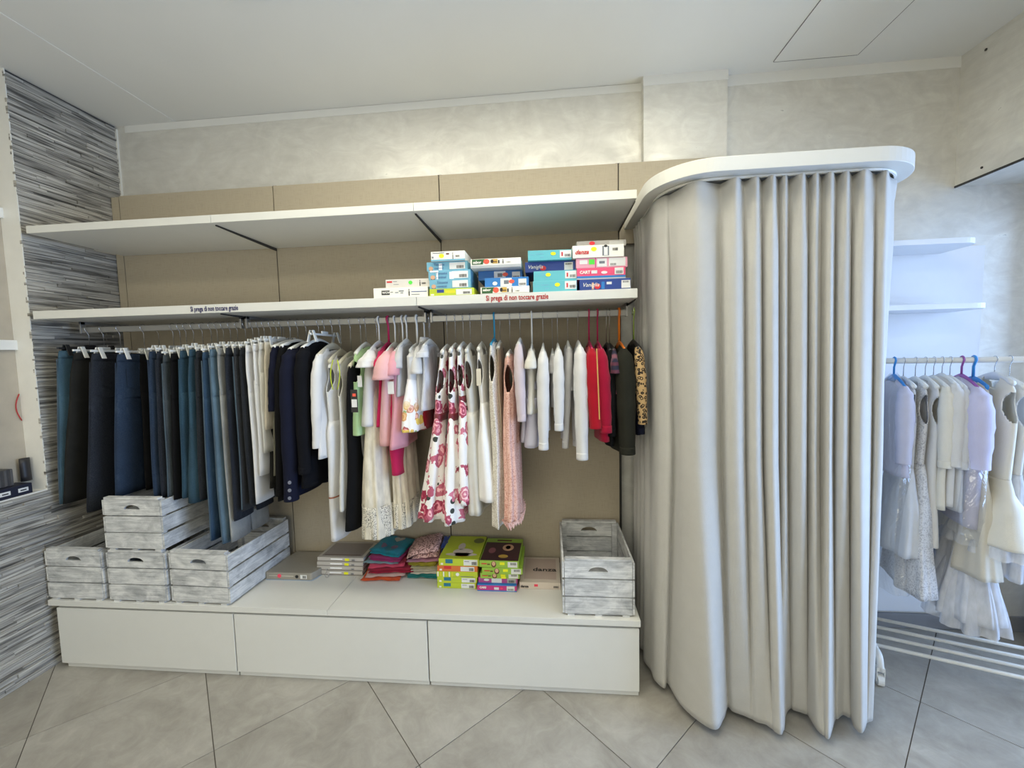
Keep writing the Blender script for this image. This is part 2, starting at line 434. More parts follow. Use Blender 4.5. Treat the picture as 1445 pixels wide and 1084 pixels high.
# drawer units and worktop
for k in range(3):
    t = thing('drawer_unit', f'white handleless drawer unit under the worktop, {("left", "middle", "right")[k]} of three', 'drawer unit', (k, 0, 0), group='drawer units')
    obj('carcass', MB().box(.002, .998, -.494, -.002, .028, .338), M_WHITE, t)
    obj('drawer_front', MB().box(.003, .997, -.514, -.495, .028, .333), M_WHITE, t, bevel=.0015)
    obj('plinth', MB().box(.004 if k else .02, .996, -.5, -.05, 0, .027), M_WHITE, t)
for a, b, lb in ((-.04, 1.499, 'left half of the white worktop, under crates and photo frames'), (1.501, 3.003, 'right half of the white worktop, under game boxes and crate')):
    o = obj('worktop', MB().box(a, b, -.517, -.001, .345, ZW), M_WHITE, bevel=.001); tag(o, lb, 'worktop', 'worktop halves')

# ------------------------------------------------------------------ curtain board and curtain
def rounded(x0, x1, y0, y1, r, n=14, back=0):
    P = [(x0, y1), (x0, y0+r)]
    P += [(x0+r-r*math.cos(a), y0+r-r*math.sin(a)) for a in [PI/2*i/n for i in range(1, n)]]
    P += [(x0+r, y0), (x1-r, y0)]
    P += [(x1-r+r*math.sin(a), y0+r-r*math.cos(a)) for a in [PI/2*i/n for i in range(1, n)]]
    P += [(x1, y0+r), (x1, y1)]
    return P
t = obj('curtain_board', MB().prism(rounded(3.03, 4.06, -.69, -.002, .235), 2.275, 2.328), M_WHITE, bevel=.0015)
tag(t, 'white rounded board over the fitting room from which the grey curtain hangs', 'board')
trk = [(x, y, 2.269) for x, y in rounded(3.085, 4.01, -.635, -.03, .19)]
obj('track', MB().tube(trk, .006, 6), M_WHITE, t)

M_CURT = cloth('curtain_cloth', rgb(188, 186, 181), .85, .03, .25)
FOLD = [  # crest(+)/valley(-): px at mid height, px at hem, offset top, offset mid, offset hem
 (918, 918, .3, .3, .5), (930, 925, 1, .6, .1), (953, 945, -1, -1, -1.25), (985, 1004, .9, .7, 1.0), (1020, 1028, -1, -1, -.75), (1040, 1050, 1, .8, -.15),
 (1053, 1062, -.7, -.4, .1), (1068, 1080, .9, .9, .45), (1077, 1090, -1, -.8, .8), (1090, 1100, 1, 1, 1.15), (1100, 1105, -.9, -.7, .7),
 (1107, 1109, .7, .4, -.4), (1113, 1117, -.9, -.9, -1), (1130, 1130, 1, .7, -.7), (1140, 1141, -1, -1, -.5), (1149, 1152, .9, .6, .6),
 (1157, 1159, -.9, -.6, 1.0), (1169, 1168, 1, 1, 1.25), (1177, 1178, -1, -.8, -.2), (1190, 1190, .9, .7, -.7), (1199, 1202, -1, -.9, -.4),
 (1214, 1214, 1, .9, .85), (1231, 1222, -1, -.7, .2), (1244, 1230, .9, .7, .2)]
def cr(P, n):
    out = []
    for i in range(len(P)-1):
        p0, p1, p2, p3 = P[max(i-1, 0)], P[i], P[i+1], P[min(i+2, len(P)-1)]
        for k in range(n):
            t = k/n; t2 = t*t; t3 = t2*t
            out.append(tuple(.5*((2*b)+(-a+c)*t+(2*a-5*b+4*c-d)*t2+(-a+3*b-3*c+d)*t3) for a, b, c, d in zip(p0, p1, p2, p3)))
    out.append(P[-1]); return out
FOLDX = []
for a, b in zip(FOLD, FOLD[1:]):
    FOLDX.append(a)
    wd = b[0]-a[0]
    if wd >= 9:                              # broad crests, narrow creases between them
        k = .66 if a[3] > b[3] else .34
        kk = (.55, .75, .35, .62)[len(FOLDX) % 4]
        hi_, lo_ = (a, b) if a[3] > b[3] else (b, a)
        mixo = lambda i: (hi_[i]*.12+lo_[i]*.5) if i == 2 else (hi_[i]*kk+lo_[i]*(1-kk))
        FOLDX.append((a[0]+wd*k, a[1]+(b[1]-a[1])*k, mixo(2), mixo(3), (a[4]*(1-k)+b[4]*k)*.5+.5*((a[4]*.8+b[4]*.2) if a[4] > b[4] else (b[4]*.8+a[4]*.2)) if wd > 12 else a[4]*(1-k)+b[4]*k))
FOLDX.append(FOLD[-1])
_tp = rounded(3.085, 4.01, -.635, -.03, .19, n=24)
TRK = []                                   # densified track: point, outward normal, arc length
for i in range(len(_tp)-1):
    a, b = Vector(_tp[i]), Vector(_tp[i+1]); n = max(1, int((b-a).length/.004))
    for k in range(n): TRK.append(a+(b-a)*(k/n))
TRK.append(Vector(_tp[-1]))
TN = []
for i in range(len(TRK)):
    d = (TRK[min(i+3, len(TRK)-1)]-TRK[max(i-3, 0)]).normalized(); TN.append(Vector((d.y, -d.x)))
def on_track(px, z):
    last = -1e9
    for i, p in enumerate(TRK):
        q = proj((p.x, p.y, z))[0]
        if q >= px: return max(0, i-1+(px-last)/(q-last+1e-9)) if i else 0.0
        if q < last-.01: return float(i-1)
        last = q
    return float(len(TRK)-1)
def tpt(q):
    i = max(0, min(int(q), len(TRK)-2)); f = q-i; return TRK[i]+(TRK[i+1]-TRK[i])*f
def curtain_row(z):
    t = (2.262-z)/(2.262-.035)                 # 0 at the track, 1 at the hem
    amp = .012+.010*t
    hd = 1.0
    if t < .036: hd = 1.25-.6*t/.036
    elif t < .09: hd = .65+.35*((t-.036)/.054)
    I, O = [], []
    for e, (pm, pb, ot, om, ob) in enumerate(FOLDX):
        ptop = pm+(pm-1100)*.045
        if t < .5: k = t/.5; px = ptop*(1-k)+pm*k; k = min(1, max(0, (t-.03)/.10)); k = k*k*(3-2*k); o = ot*(1-k)+om*k
        else: k = (t-.5)/.5; px = pm*(1-k)+pb*k; o = om*(1-k)+ob*k
        I.append(on_track(px, z)); O.append(o*(.027+.042*t)*hd-.010)
    for e in range(1, len(I)): I[e] = max(I[e], I[e-1]+.6)
    C = []
    nl = 8
    for i in range(nl):
        q = int(I[0]*i/nl); p = TRK[q]+TN[q]*(amp*hd*(1 if i % 2 else -1)); C.append((p.x, p.y))
    for q, o in zip(I, O):
        tp_ = tpt(q); dv = (Vector((2.75, -2.35))-tp_).normalized(); p = tp_+dv*o; C.append((p.x, p.y))
    q0 = int(min(I[-1], len(TRK)-30))
    for i in range(1, 9):
        q = int(q0+(len(TRK)-1-q0)*i/8); p = TRK[q]+TN[q]*(amp*hd*(1 if i % 2 == 0 else -1)-.03*t*(1-i/8)); C.append((p.x, p.y))
    return [(x, y, z) for x, y in cr(C, 7)]
zs = [2.262, 2.235, 2.21, 2.195, 2.18, 2.16, 2.12, 2.05]+[2.05-(2.05-.06)*i/30 for i in range(1, 31)]+[.035]
CT = obj('fitting_room_curtain', MB().loft([curtain_row(z) for z in zs], closed=False), M_CURT, smooth=True, solid=.003)
tag(CT, 'long pale grey pleated curtain closing off the fitting room', 'curtain')
def offset_row(z, d):
    P = curtain_row(z); out = []
    for i, p in enumerate(P):
        a, b = Vector(P[max(i-1, 0)]), Vector(P[min(i+1, len(P)-1)]); tt = b-a; nn = Vector((tt.y, -tt.x, 0)).normalized()
        out.append(tuple(Vector(p)+nn*d))
    return out
obj('header_band', MB().loft([offset_row(2.258, .0015), offset_row(2.24, .002), offset_row(2.2, .002), offset_row(2.186, .001)], closed=False), M_CURT, CT, smooth=True)
obj('hem_stitching', MB().loft([offset_row(.172, .0012), offset_row(.166, .0016), offset_row(.160, .0012)], closed=False), plain('hem_thread', rgb(205, 203, 199), .8), CT, smooth=True)

# ------------------------------------------------------------------ wooden crates
def m_crate():
    mt, nt, b = newmat('limewashed_wood')
    g = noise(nt, coord(nt, (1.5, 1.5, 30), 'Object', rnd=30), 5, 5, .6); p = noise(nt, coord(nt, (1, 1, 2), 'Object', rnd=60), 9, 6, .65, .6)
    base = ramp(nt, p, [(.34, rgb(150, 152, 153)), (.5, rgb(196, 197, 196)), (.62, rgb(226, 226, 223))])
    L(nt, mixc(nt, .3, base, ramp(nt, g, [(.35, rgb(120, 122, 126)), (.6, rgb(222, 222, 222))])), b.inputs['Base Color'])
    b.inputs['Roughness'].default_value = .75; bump(nt, b, g, .4, .003); return mt
M_CRATE = m_crate()
CW, CD, CH = .314, .458, .268          # outside width, depth, height
def handle_board(y0, y1):
    """end board with a half-moon hand hole, local x across"""
    w, h = CW-.004, .081
    hole = [(-.045, .030)] + [(.045*math.cos(a), .030+.024*math.sin(a)) for a in [PI-PI*i/10 for i in range(1, 10)]] + [(.045, .030)]
    mb = MB(); hw = w/2
    xs = [p[0] for p in hole]
    def face(y, flip):
        fs = []
        vs = [(-hw, y, 0), (hw, y, 0), (hw, y, h), (-hw, y, h)] + [(x, y, z) for x, z in hole]
        n = len(hole)
        # bottom strip, sides, then the fan over the arch
        vs += [(-.045, y, 0), (.045, y, 0), (-.045, y, h), (.045, y, h)]+[(x, y, h) for x, z in hole]
        B = 4; a, b_, c, d = 4+n, 5+n, 6+n, 7+n; T = 8+n
        fs += [(0, a, 4, 3) if False else (0, a, B, c, 3), (a, b_, B+n-1, B), (b_, 1, 2, d, B+n-1)]
        for i in range(n-1): fs.append((B+i, B+i+1, T+i+1, T+i))
        return vs, [f[::-1] for f in fs] if flip else fs
    v0, f0 = face(y0, False); v1, f1 = face(y1, True)
    mb.add(v0, f0); mb.add(v1, f1)
    ring = [(x, z) for x, z in hole]
    n = len(ring)
    for i in range(n):
        (xa, za), (xb, zb) = ring[i], ring[(i+1) % n]
        mb.quad((xa, y0, za), (xa, y1, za), (xb, y1, zb), (xb, y0, zb))
    for (xa, za), (xb, zb) in (((-hw, 0), (hw, 0)), ((hw, 0), (hw, h)), ((hw, h), (-hw, h)), ((-hw, h), (-hw, 0))):
        mb.quad((xa, y0, za), (xb, y0, zb), (xb, y1, zb), (xa, y1, za))
    return mb
HB_F = handle_board(0, .011).mesh('handle_board'); HB_F.materials.append(M_CRATE)
EB = MB().box(-CW/2+.002, CW/2-.002, 0, .011, 0, .081).mesh('end_board'); EB.materials.append(M_CRATE)
SB = MB().box(0, .009, .001, CD-.001, 0, .076).mesh('side_board'); SB.materials.append(M_CRATE)
PO = MB().box(-.014, .014, -.010, .010, 0, CH-.012).mesh('corner_post'); PO.materials.append(M_CRATE)
BB = MB().box(-CW/2+.012, CW/2-.012, 0, .066, 0, .008).mesh('bottom_board'); BB.materials.append(M_CRATE)
TR = MB().box(-CW/2+.006, CW/2-.006, .0, .026, 0, .010).mesh('top_rail'); TR.materials.append(M_CRATE)
FT = MB().box(-.016, .016, 0, CD, 0, .008).mesh('skid'); FT.materials.append(M_CRATE)
def part_of(me, root, loc, rot=(0, 0, 0), name=None):
    o = bpy.data.objects.new(name or me.name.split('.')[0], me); COL.objects.link(o); o.parent = root; o.location = loc; o.rotation_euler = rot; return o
def crate(x, y, z, lb, rz=0):
    """x,y = middle of the front face at the bottom"""
    r = thing('wooden_crate', lb, 'crate', (x, y, z), rz, 'limewashed wooden crates')
    rr = random.Random(int(x*1000+z*77))
    zz = (.010, .0965, .1835)
    j = lambda: rr.uniform(-.0012, .0012)
    for yy, turn in ((0, False), (CD-.011, True)):
        part_of(EB, r, (0, yy+j(), zz[0])); part_of(EB, r, (0, yy+j(), zz[1]+j()), (0, rr.uniform(-.006, .006), 0))
        part_of(HB_F, r, (0, yy, zz[2]))
    for s in (-1, 1):
        for k in range(3):
            part_of(SB, r, (s*(CW/2)-(.009 if s > 0 else 0)+s*.009, 0, zz[k]+.001+j()), (rr.uniform(-.003, .009), 0, 0))
    for sx in (-1, 1):
        for yy in (.022, CD-.022): part_of(PO, r, (sx*(CW/2-.016), yy, .010))
        part_of(FT, r, (sx*(CW/2-.03), 0, 0))
    part_of(FT, r, (0, 0, 0))
    for k in range(6): part_of(BB, r, (0, .013+k*.072, .0085))
    for yy in (-.002, CD-.024): part_of(TR, r, (0, yy, .2665))
    return r
crate(.118, -.505, ZW, 'limewashed wooden crate at the left end of the worktop beside the stone wall')
crate(.475, -.505, ZW, 'limewashed wooden crate on the worktop between two others, half under the stacked crate')
crate(.822, -.505, ZW, 'limewashed wooden crate under the long jeans, right one of the left group', rz=-.03)
crate(.482, -.507, ZW+.277, 'limewashed wooden crate stacked on top of the other crates')
crate(2.816, -.492, ZW, 'empty limewashed wooden crate at the right end of the worktop by the curtain', rz=.0)

# ------------------------------------------------------------------ boxes
PAP = lambda n, *c: plain(n, rgb(*c), .45, var=.03)
P_WHITE, P_LIME, P_BLUE, P_LBLUE, P_NAVY = PAP('card_white', 236, 233, 224), PAP('card_lime', 186, 200, 48), PAP('card_blue', 40, 120, 190), PAP('card_light_blue', 112, 172, 196), PAP('card_navy', 38, 66, 138)
P_TEAL, P_PINK, P_ROSE, P_GREY, P_GREEN = PAP('card_turquoise', 98, 182, 192), PAP('card_pink', 232, 84, 122), PAP('card_rose', 226, 160, 178), PAP('card_grey', 156, 152, 146), PAP('card_dark_green', 40, 92, 44)
P_ORANGE, P_APPLE, P_MAG, P_BEIGE, P_TEALD = PAP('card_orange', 214, 112, 50), PAP('card_apple_green', 150, 186, 66), PAP('card_magenta', 198, 52, 128), PAP('card_beige', 212, 200, 188), PAP('card_petrol', 32, 112, 140)
S_YEL, S_RED, S_GRN, S_PNK = PAP('sticker_yellow', 236, 236, 30), PAP('sticker_red', 240, 88, 66), PAP('sticker_green', 84, 214, 70), PAP('sticker_pink', 236, 70, 96)
P_BLACK, P_LAB = PAP('print_black', 30, 28, 30), PAP('label_white', 222, 222, 220)
P_SKIN, P_BROWN, P_DPURP = PAP('print_skin', 210, 164, 130), PAP('print_brown', 96, 50, 36), PAP('print_aubergine', 66, 34, 42)
INK = {'w': P_WHITE, 'k': P_BLACK, 'r': PAP('print_red', 206, 40, 48), 'b': PAP('print_blue', 58, 92, 150), 'g': PAP('print_grey', 110, 116, 124)}
def barcode(x0, x1, z0, z1, y, seed=1):
    mb = MB(); r = random.Random(seed); x = x0
    while x < x1:
        w_ = r.uniform(.0008, .0022); mb.box(x, min(x+w_, x1), y-.0004, y, z0, z1); x += w_+r.uniform(.0008, .0018)
    return mb
def card_box(name, lb, cat, group, x0, x1, yf, z0, h, d, m, dec=(), rz=0, lid=None, top=()):
    """front face from x0 to x1 at y=yf; dec: prints on the front in fractions of width/height"""
    w = x1-x0
    r = thing(name, lb, cat, (x0, yf, z0), rz, group)
    obj('carton', MB().box(0, w, 0, d, 0, h), m, r, bevel=.0012)
    if lid:
        obj('lid_flap', MB().box(.001, w-.001, -.0006, .0, h*lid[0], h*lid[1]), lid[2], r)
    for k, e in enumerate(dec):
        kind = e[0]
        if kind == 'p':      # patch: u0,u1,v0,v1,mat,name
            _, u0, u1, v0, v1, mm, nm = e
            obj(nm, MB().box(u0*w, u1*w, -.0008-.0001*k, 0, v0*h, v1*h), mm, r)
        elif kind == 'e':    # rounded patch
            _, u0, u1, v0, v1, mm, nm = e
            P = [((u0+u1)/2*w+(u1-u0)/2*w*math.cos(a), (v0+v1)/2*h+(v1-v0)/2*h*math.sin(a)) for a in [2*PI*i/14 for i in range(14)]]
            obj(nm, MB().add([(x, -.0012-.0001*k, z) for x, z in P], [tuple(range(14))]), mm, r)
        elif kind == 'b':
            _, u0, u1, v0, v1 = e
            obj('barcode', barcode(u0*w, u1*w, v0*h, v1*h, -.0014, k), P_BLACK, r)
        elif kind == 't':    # text, u, v, size(frac of h), ink, extra
            _, tx, u, v, s, ink = e[:6]; kw = e[6] if len(e) > 6 else {}
            lettering(tx, s*h, INK[ink], r, (u*w, -.0016, v*h), **kw)
    for e in top:
        if e[0] == 'p':
            _, u0, u1, v0, v1, mm, nm = e
            obj(nm, MB().box(u0*w, u1*w, v0*d, v1*d, h, h+.0007), mm, r)
        elif e[0] == 'e':
            _, u0, u1, v0, v1, mm, nm = e
            P = [((u0+u1)/2*w+(u1-u0)/2*w*math.cos(a), (v0+v1)/2*d+(v1-v0)/2*d*math.sin(a)) for a in [2*PI*i/16 for i in range(16)]]
            obj(nm, MB().add([(x, y, h+.0011) for x, y in P], [tuple(range(16))]), mm, r)
        elif e[0] == 't':
            _, tx, u, v, s, ink = e[:6]; kw = e[6] if len(e) > 6 else {}
            lettering(tx, s, INK[ink], r, (u*w, v*d, h+.0012), rot=(0, 0, 0), **kw)
    return r
ZS = 1.8825
GB = 'hosiery boxes on the lower shelf'
def sbox(pxl, pxr, py, yf, z0, h, d, m, lb, dec, rz=0, name='hosiery_box', **kw):
    return card_box(name, lb, 'box', GB, at(pxl, py, yf).x, at(pxr, py, yf).x, yf, z0, h, d, m, dec, rz, **kw)
figure = lambda u, mm=P_BLACK: [('p', u, u+.018, .15, .6, mm, 'printed_figure'), ('e', u+.002, u+.016, .62, .85, mm, 'printed_figure')]
lab = lambda u0, u1, v0=.1, v1=.85: [('p', u0, u1, v0, v1, P_LAB, 'barcode_label'), ('b', u0+(u1-u0)*.45, u1-(u1-u0)*.1, v0+(v1-v0)*.12, v0+(v1-v0)*.55)]
ycheck = -.46
# pile 1, far left
sbox(527, 603, 412, -.47, ZS, .047, .2, P_WHITE, 'long white box with a black emblem, lowest of the leftmost shelf pile',
     [('p', .15, .30, .3, .74, P_BLACK, 'emblem'), ('t', 'WOW', .165, .42, .3, 'w', dict(bold=.0004)), ('p', .3, .36, .54, .59, INK['k'], 'print'), ('p', .47, .56, .6, .7, INK['g'], 'print'), ('p', .40, .46, .48, .54, INK['g'], 'print'),
      ('p', .5, .55, .42, .5, INK['g'], 'print'), ('p', .7, .98, .52, .58, P_NAVY, 'print_line'), ('p', .70, .85, .25, .3, INK['g'], 'print')]+figure(.65), rz=.03)
sbox(544, 606, 398, -.455, ZS+.0475, .040, .19, PAP('card_pearl', 214, 208, 200), 'pale grey box with green sticker lying on the long white box',
     [('p', .03, .15, .62, .8, INK['r'], 'print'), ('p', .17, .26, .72, .77, INK['g'], 'print'), ('p', .18, .3, .4, .44, INK['g'], 'print'), ('e', .52, .61, .35, .8, S_GRN, 'price_sticker'), ('b', .82, .91, .35, .55)]+figure(.77), rz=.03)
# pile 2
z = ZS
sbox(606, 669, 412, -.47, z, .033, .23, P_LIME, 'lime green box at the bottom of the light blue shelf pile',
     [('p', .17, .33, .45, .9, P_NAVY, 'emblem'), ('p', .36, .58, .35, .75, PAP('card_yellow', 214, 208, 40), 'print'), ('p', .03, .1, .1, .3, P_WHITE, 'print')]+lab(.6, .95)); z += .0335
for k, (a, b, hh, yy, lb, dz) in enumerate(((606, 664, .042, -.465, 'light blue box with serif lettering, just above the lime box', 0), (604.5, 664, .043, -.46, 'light blue box with painted white reflections, third from the shelf', 0),
                                         (602, 660, .040, -.45, 'light blue box second from the top of its pile', 0))):
    dec = [('e', .05, .16, .05, .5, P_SKIN, 'printed_face'), ('p', .06, .15, .03, .16, P_BROWN, 'printed_face'), ('t', 'Tinsete', .18, .55, .42, 'b'), ('t', 'control', .19, .16, .36, 'b')]+lab(.56, .94)
    if k: dec += [('p', .30+.2*(k == 1), .38+.22*(k == 1), .05, .8, PAP('painted_glare', 250, 250, 250), 'painted_glare_strip')]  # glare on the plastic wrapping, painted as white patches
    if k == 1: dec += [('p', .04, .24, .82, .99, PAP('painted_glare', 250, 250, 250), 'painted_glare_strip'), ('p', .19, .23, .06, .85, PAP('painted_glare', 250, 250, 250), 'painted_glare_strip')]
    sbox(a, b, 400-13*k, yy, z, hh, .22, P_LBLUE, lb, dec, rz=(.0, .01, -.02)[k]); z += hh+.0005
sbox(608, 656, 361, -.465, z, .043, .22, P_WHITE, 'white box with yellow sticker on top of the light blue pile',
     [('p', 0, 1, 0, .16, P_LBLUE, 'print_band'), ('e', .24, .39, .3, .75, S_YEL, 'price_sticker'), ('p', .45, .54, .65, .8, P_BROWN, 'print'), ('p', .06, .4, .82, .88, INK['g'], 'print'), ('e', .03, .08, .3, .5, INK['g'], 'print'), ('b', .73, .84, .35, .55)]+figure(.64))
# pile 3
z = ZS
sabor = lambda: [('p', .03, .25 if True else .3, .12, .95, P_GREEN, 'print_panel'), ('p', .25, .3, .4, .95, P_GREEN, 'print_panel'), ('e', .26, .38, .15, .95, S_RED, 'price_sticker'), ('p', .44, .54, .2, .9, PAP('print_gold', 196, 160, 70), 'printed_picture'),
         ('p', .45, .53, .4, .55, P_BROWN, 'printed_picture'), ('p', .55, .58, .2, .7, P_BLACK, 'printed_picture'), ('e', .40, .46, .25, .85, P_BLACK, 'printed_picture'), ('b', .72, .8, .25, .4)]+figure(.64)
sbox(678, 747, 409, -.47, z, .032, .21, P_WHITE, 'flat green and white box reading sabor, at the bottom by the red notice', [('p', 0, 1, 0, .1, P_GREY, 'print_band')]+sabor()+[('t', 'sabor', .05, .45, .5, 'w', dict(bold=.0005))]); z += .0325
blue = lambda: [('p', .36, .62, .08, .92, P_LAB, 'print_panel'), ('p', .44, .55, .3, .7, INK['g'], 'print'), ('e', .55, .68, .35, .75, S_RED, 'price_sticker'), ('p', .77, .95, .08, .8, P_LAB, 'barcode_label'), ('b', .79, .93, .15, .35)]
sbox(684, 746, 399, -.455, z, .043, .22, P_BLUE, 'bright blue box with white panels lying on the lower sabor box', blue()+[('e', .18, .29, .2, .6, P_WHITE, 'print')]); z += .0435
sbox(675, 737, 388, -.40, z, .043, .24, PAP('card_mid_blue', 34, 104, 172), 'mid blue box set further back under the upper sabor box', blue()); z += .0435
sbox(664, 735, 371, -.47, z, .040, .24, P_WHITE, 'green and white box reading sabor, on top of its pile', [('p', 0, 1, 0, .28, PAP('card_silver', 176, 180, 184), 'print_band')]+[(e[0], e[1], e[2], .3+e[3]*.7, .3+e[4]*.7)+tuple(e[5:]) for e in sabor()]+[('t', 'sabor', .05, .5, .42, 'w', dict(bold=.0006))])
# pile 4
z = ZS
turq = lambda s: [('p', .03, .14, .55, .6, P_LBLUE, 'print'), ('p', .18, .36, .62, .68, P_LBLUE, 'print'), ('p', .28, .36, .3, .36, P_LBLUE, 'print'), ('e', s, s+.12, .45, .8, S_YEL, 'price_sticker'), ('p', .73, .99, .2, .92, P_LAB, 'barcode_label'), ('b', .84, .97, .3, .55), ('p', .765, .8, .35, .75, INK['r'], 'printed_figure')]
sbox(752, 814, 404, -.47, z, .049, .24, P_TEAL, 'turquoise box with yellow sticker, lowest of its pile', turq(.5)); z += .0495
sbox(753, 814, 390, -.46, z, .046, .24, P_TEAL, 'turquoise box with yellow sticker, second from the shelf', turq(.28)); z += .0465
sbox(741, 812, 377, -.44, z, .046, .24, P_NAVY, 'navy blue box with white script between turquoise boxes', [('t', 'Vaniglia', .05, .35, .5, 'w', dict(shear=.3)), ('e', .3, .42, .12, .6, INK['r'], 'printed_bow'), ('p', .78, .95, .1, .85, P_LAB, 'barcode_label'), ('b', .8, .93, .6, .75)]); z += .0465
sbox(745, 807, 362, -.47, z, .044, .22, P_TEAL, 'turquoise box tilted on top of its pile', turq(.52), rz=.05)
# pile 5
z = ZS
sbox(818, 890, 401, -.465, z, .049, .24, P_NAVY, 'navy box with white script at the right end of the shelf', [('t', 'Vaniglia', .05, .35, .5, 'w', dict(shear=.3)), ('e', .29, .41, .1, .6, INK['r'], 'printed_bow'), ('p', .24, .28, .1, .7, P_SKIN, 'print'), ('p', .43, .49, .1, .75, P_BLUE, 'print'), ('p', .53, .63, .5, .72, P_LAB, 'print'), ('p', .82, .99, .12, .82, P_LAB, 'barcode_label'), ('b', .85, .96, .6, .75)]); z += .0495
sbox(814, 883, 384, -.465, z, .050, .24, P_PINK, 'pink box with a blue lower edge', [('p', 0, 1, .12, .3, P_BLUE, 'print_band'), ('p', 0, 1, 0, .12, PAP('card_silver', 176, 180, 184), 'print_band'), ('t', 'CART', .06, .52, .36, 'w', dict(bold=.0008)), ('p', .3, .42, .5, .78, P_LAB, 'print'), ('e', .5, .63, .45, .7, P_LAB, 'print'), ('p', .78, .96, .38, .95, P_LAB, 'barcode_label'), ('b', .81, .94, .45, .7)], rz=.03); z += .0505
sbox(813, 886, 371, -.465, z, .044, .24, P_ROSE, 'pale rose box with white labels and a green sticker', [('p', .07, .22, .4, .8, P_LAB, 'print'), ('p', .25, .36, .35, .85, S_GRN, 'price_sticker'), ('p', .37, .385, 0, 1, P_MAG, 'print_line'), ('p', .41, .6, .1, .92, P_LAB, 'print_panel'), ('p', .45, .56, .4, .65, INK['g'], 'print'), ('p', .64, .96, .12, .95, P_LAB, 'barcode_label'), ('b', .67, .78, .2, .4)], rz=.04); z += .0445
sbox(808, 881, 356, -.47, z, .054, .22, P_WHITE, 'white box with red word danza near the top of the right pile', [('t', 'danza', .04, .3, .5, 'r', dict(shear=.35, bold=.0006)), ('e', .36, .47, .5, .85, S_YEL, 'price_sticker'), ('p', .58, .71, .12, .9, INK['g'], 'printed_figure'), ('p', .61, .685, .14, .85, P_LAB, 'printed_figure'), ('e', .61, .68, .78, .99, P_BLACK, 'printed_figure'), ('b', .78, .88, .5, .72)], rz=.03); z += .0545
sbox(814, 884, 347, -.44, z, .026, .2, P_GREY, 'flat grey box topmost of the right pile', [('e', .25, .37, .25, .9, INK['r'], 'print'), ('p', .66, .95, .25, .8, PAP('card_pale_grey', 176, 174, 170), 'barcode_label')], rz=.03)

# worktop boxes
GW = 'boxes on the worktop'
def wbox(pxl, pxr, py, yf, z0, h, d, m, lb, dec, rz=0, name='game_box', top=(), grp='tights boxes in two piles on the worktop', lid=None):
    return card_box(name, lb, 'box', grp, at(pxl, py, yf).x, at(pxr, py, yf).x, yf, z0, h, d, m, dec, rz, top=top, lid=lid)
z = ZW+.0005
lime = lambda c=P_PETROL if False else P_TEALD: [('p', .17, .35, .35, .92, c, 'emblem'), ('p', .05, .11, .12, .38, P_WHITE, 'print'), ('p', .62, .96, .1, .88, P_LAB, 'barcode_label'), ('b', .82, .94, .18, .62), ('p', .64, .76, .6, .68, INK['g'], 'print')]
wbox(617, 672, 826, -.30, z, .031, .25, P_LIME, 'lime green box at the bottom of the left worktop pile', lime(), name='hosiery_box'); z += .0315
wbox(617, 673, 819, -.30, z, .031, .25, P_LIME, 'lime green box, second from the bottom of the left worktop pile', lime(), name='hosiery_box'); z += .0315
wbox(616, 674, 811, -.30, z, .029, .25, P_LIME, 'lime green box with yellow and white stripes, middle of its pile', [('p', .02+.07*i, .05+.07*i, .05, .95, (P_WHITE, PAP('card_yellow', 214, 208, 40))[i % 2], 'stripe') for i in range(6)]+[('e', .47, .56, .2, .85, P_WHITE, 'print'), ('p', .58, .9, .1, .18, INK['g'], 'print')], name='hosiery_box'); z += .0295
wbox(617, 674, 804, -.30, z, .031, .25, P_ORANGE, 'orange box in the left worktop pile', [('p', .17, .35, .45, .95, INK['r'], 'emblem'), ('p', .06, .12, .15, .45, P_WHITE, 'print'), ('p', .58, .92, .1, .88, P_LAB, 'barcode_label'), ('b', .79, .9, .18, .7)], name='hosiery_box'); z += .0315
wbox(619, 676, 795, -.30, z, .039, .27, P_LIME, 'lime green box with pale splash picture, top of the left worktop pile', lime(), name='hosiery_box',
     top=[('e', .12, .92, .10, .24, P_BEIGE, 'printed_picture'), ('e', .28, .8, .14, .42, P_BEIGE, 'printed_picture'), ('e', .36, .54, .36, .66, P_BEIGE, 'printed_picture'), ('e', .36, .72, .09, .2, P_ORANGE, 'printed_picture'), ('e', .7, .98, .66, .9, PAP('print_olive', 110, 118, 52), 'print')])
z = ZW+.0005
wbox(673.5, 729, 829, -.315, z, .036, .25, P_MAG, 'pink and blue box reading CARS, bottom of the right worktop pile', [('p', 0, 1, .0, .14, P_BLUE, 'print_band'), ('p', 0, 1, .86, 1, P_BLUE, 'print_band'), ('t', 'CARS', .06, .42, .4, 'w', dict(bold=.0008)), ('p', .43, .55, .25, .6, P_LAB, 'print'), ('e', .58, .66, .35, .6, S_PNK, 'price_sticker'), ('p', .75, .95, .12, .8, P_LAB, 'barcode_label'), ('b', .78, .92, .2, .45)], name='hosiery_box',
     top=[('p', 0, 1, 0, .12, P_BLUE, 'print_band'), ('p', 0, 1, .12, .2, P_LIME, 'print_band')]); z += .0365
wbox(675, 730, 815, -.30, z, .028, .25, PAP('card_plum', 176, 76, 140), 'plum pink box second from the bottom, right worktop pile', [('e', .14, .28, .35, .8, P_LAB, 'print'), ('p', .34, .6, .05, .98, P_LAB, 'print_panel'), ('p', .74, .96, .05, .9, PAP('card_pale_grey', 176, 174, 170), 'barcode_label'), ('b', .78, .92, .15, .6)], name='hosiery_box'); z += .0285
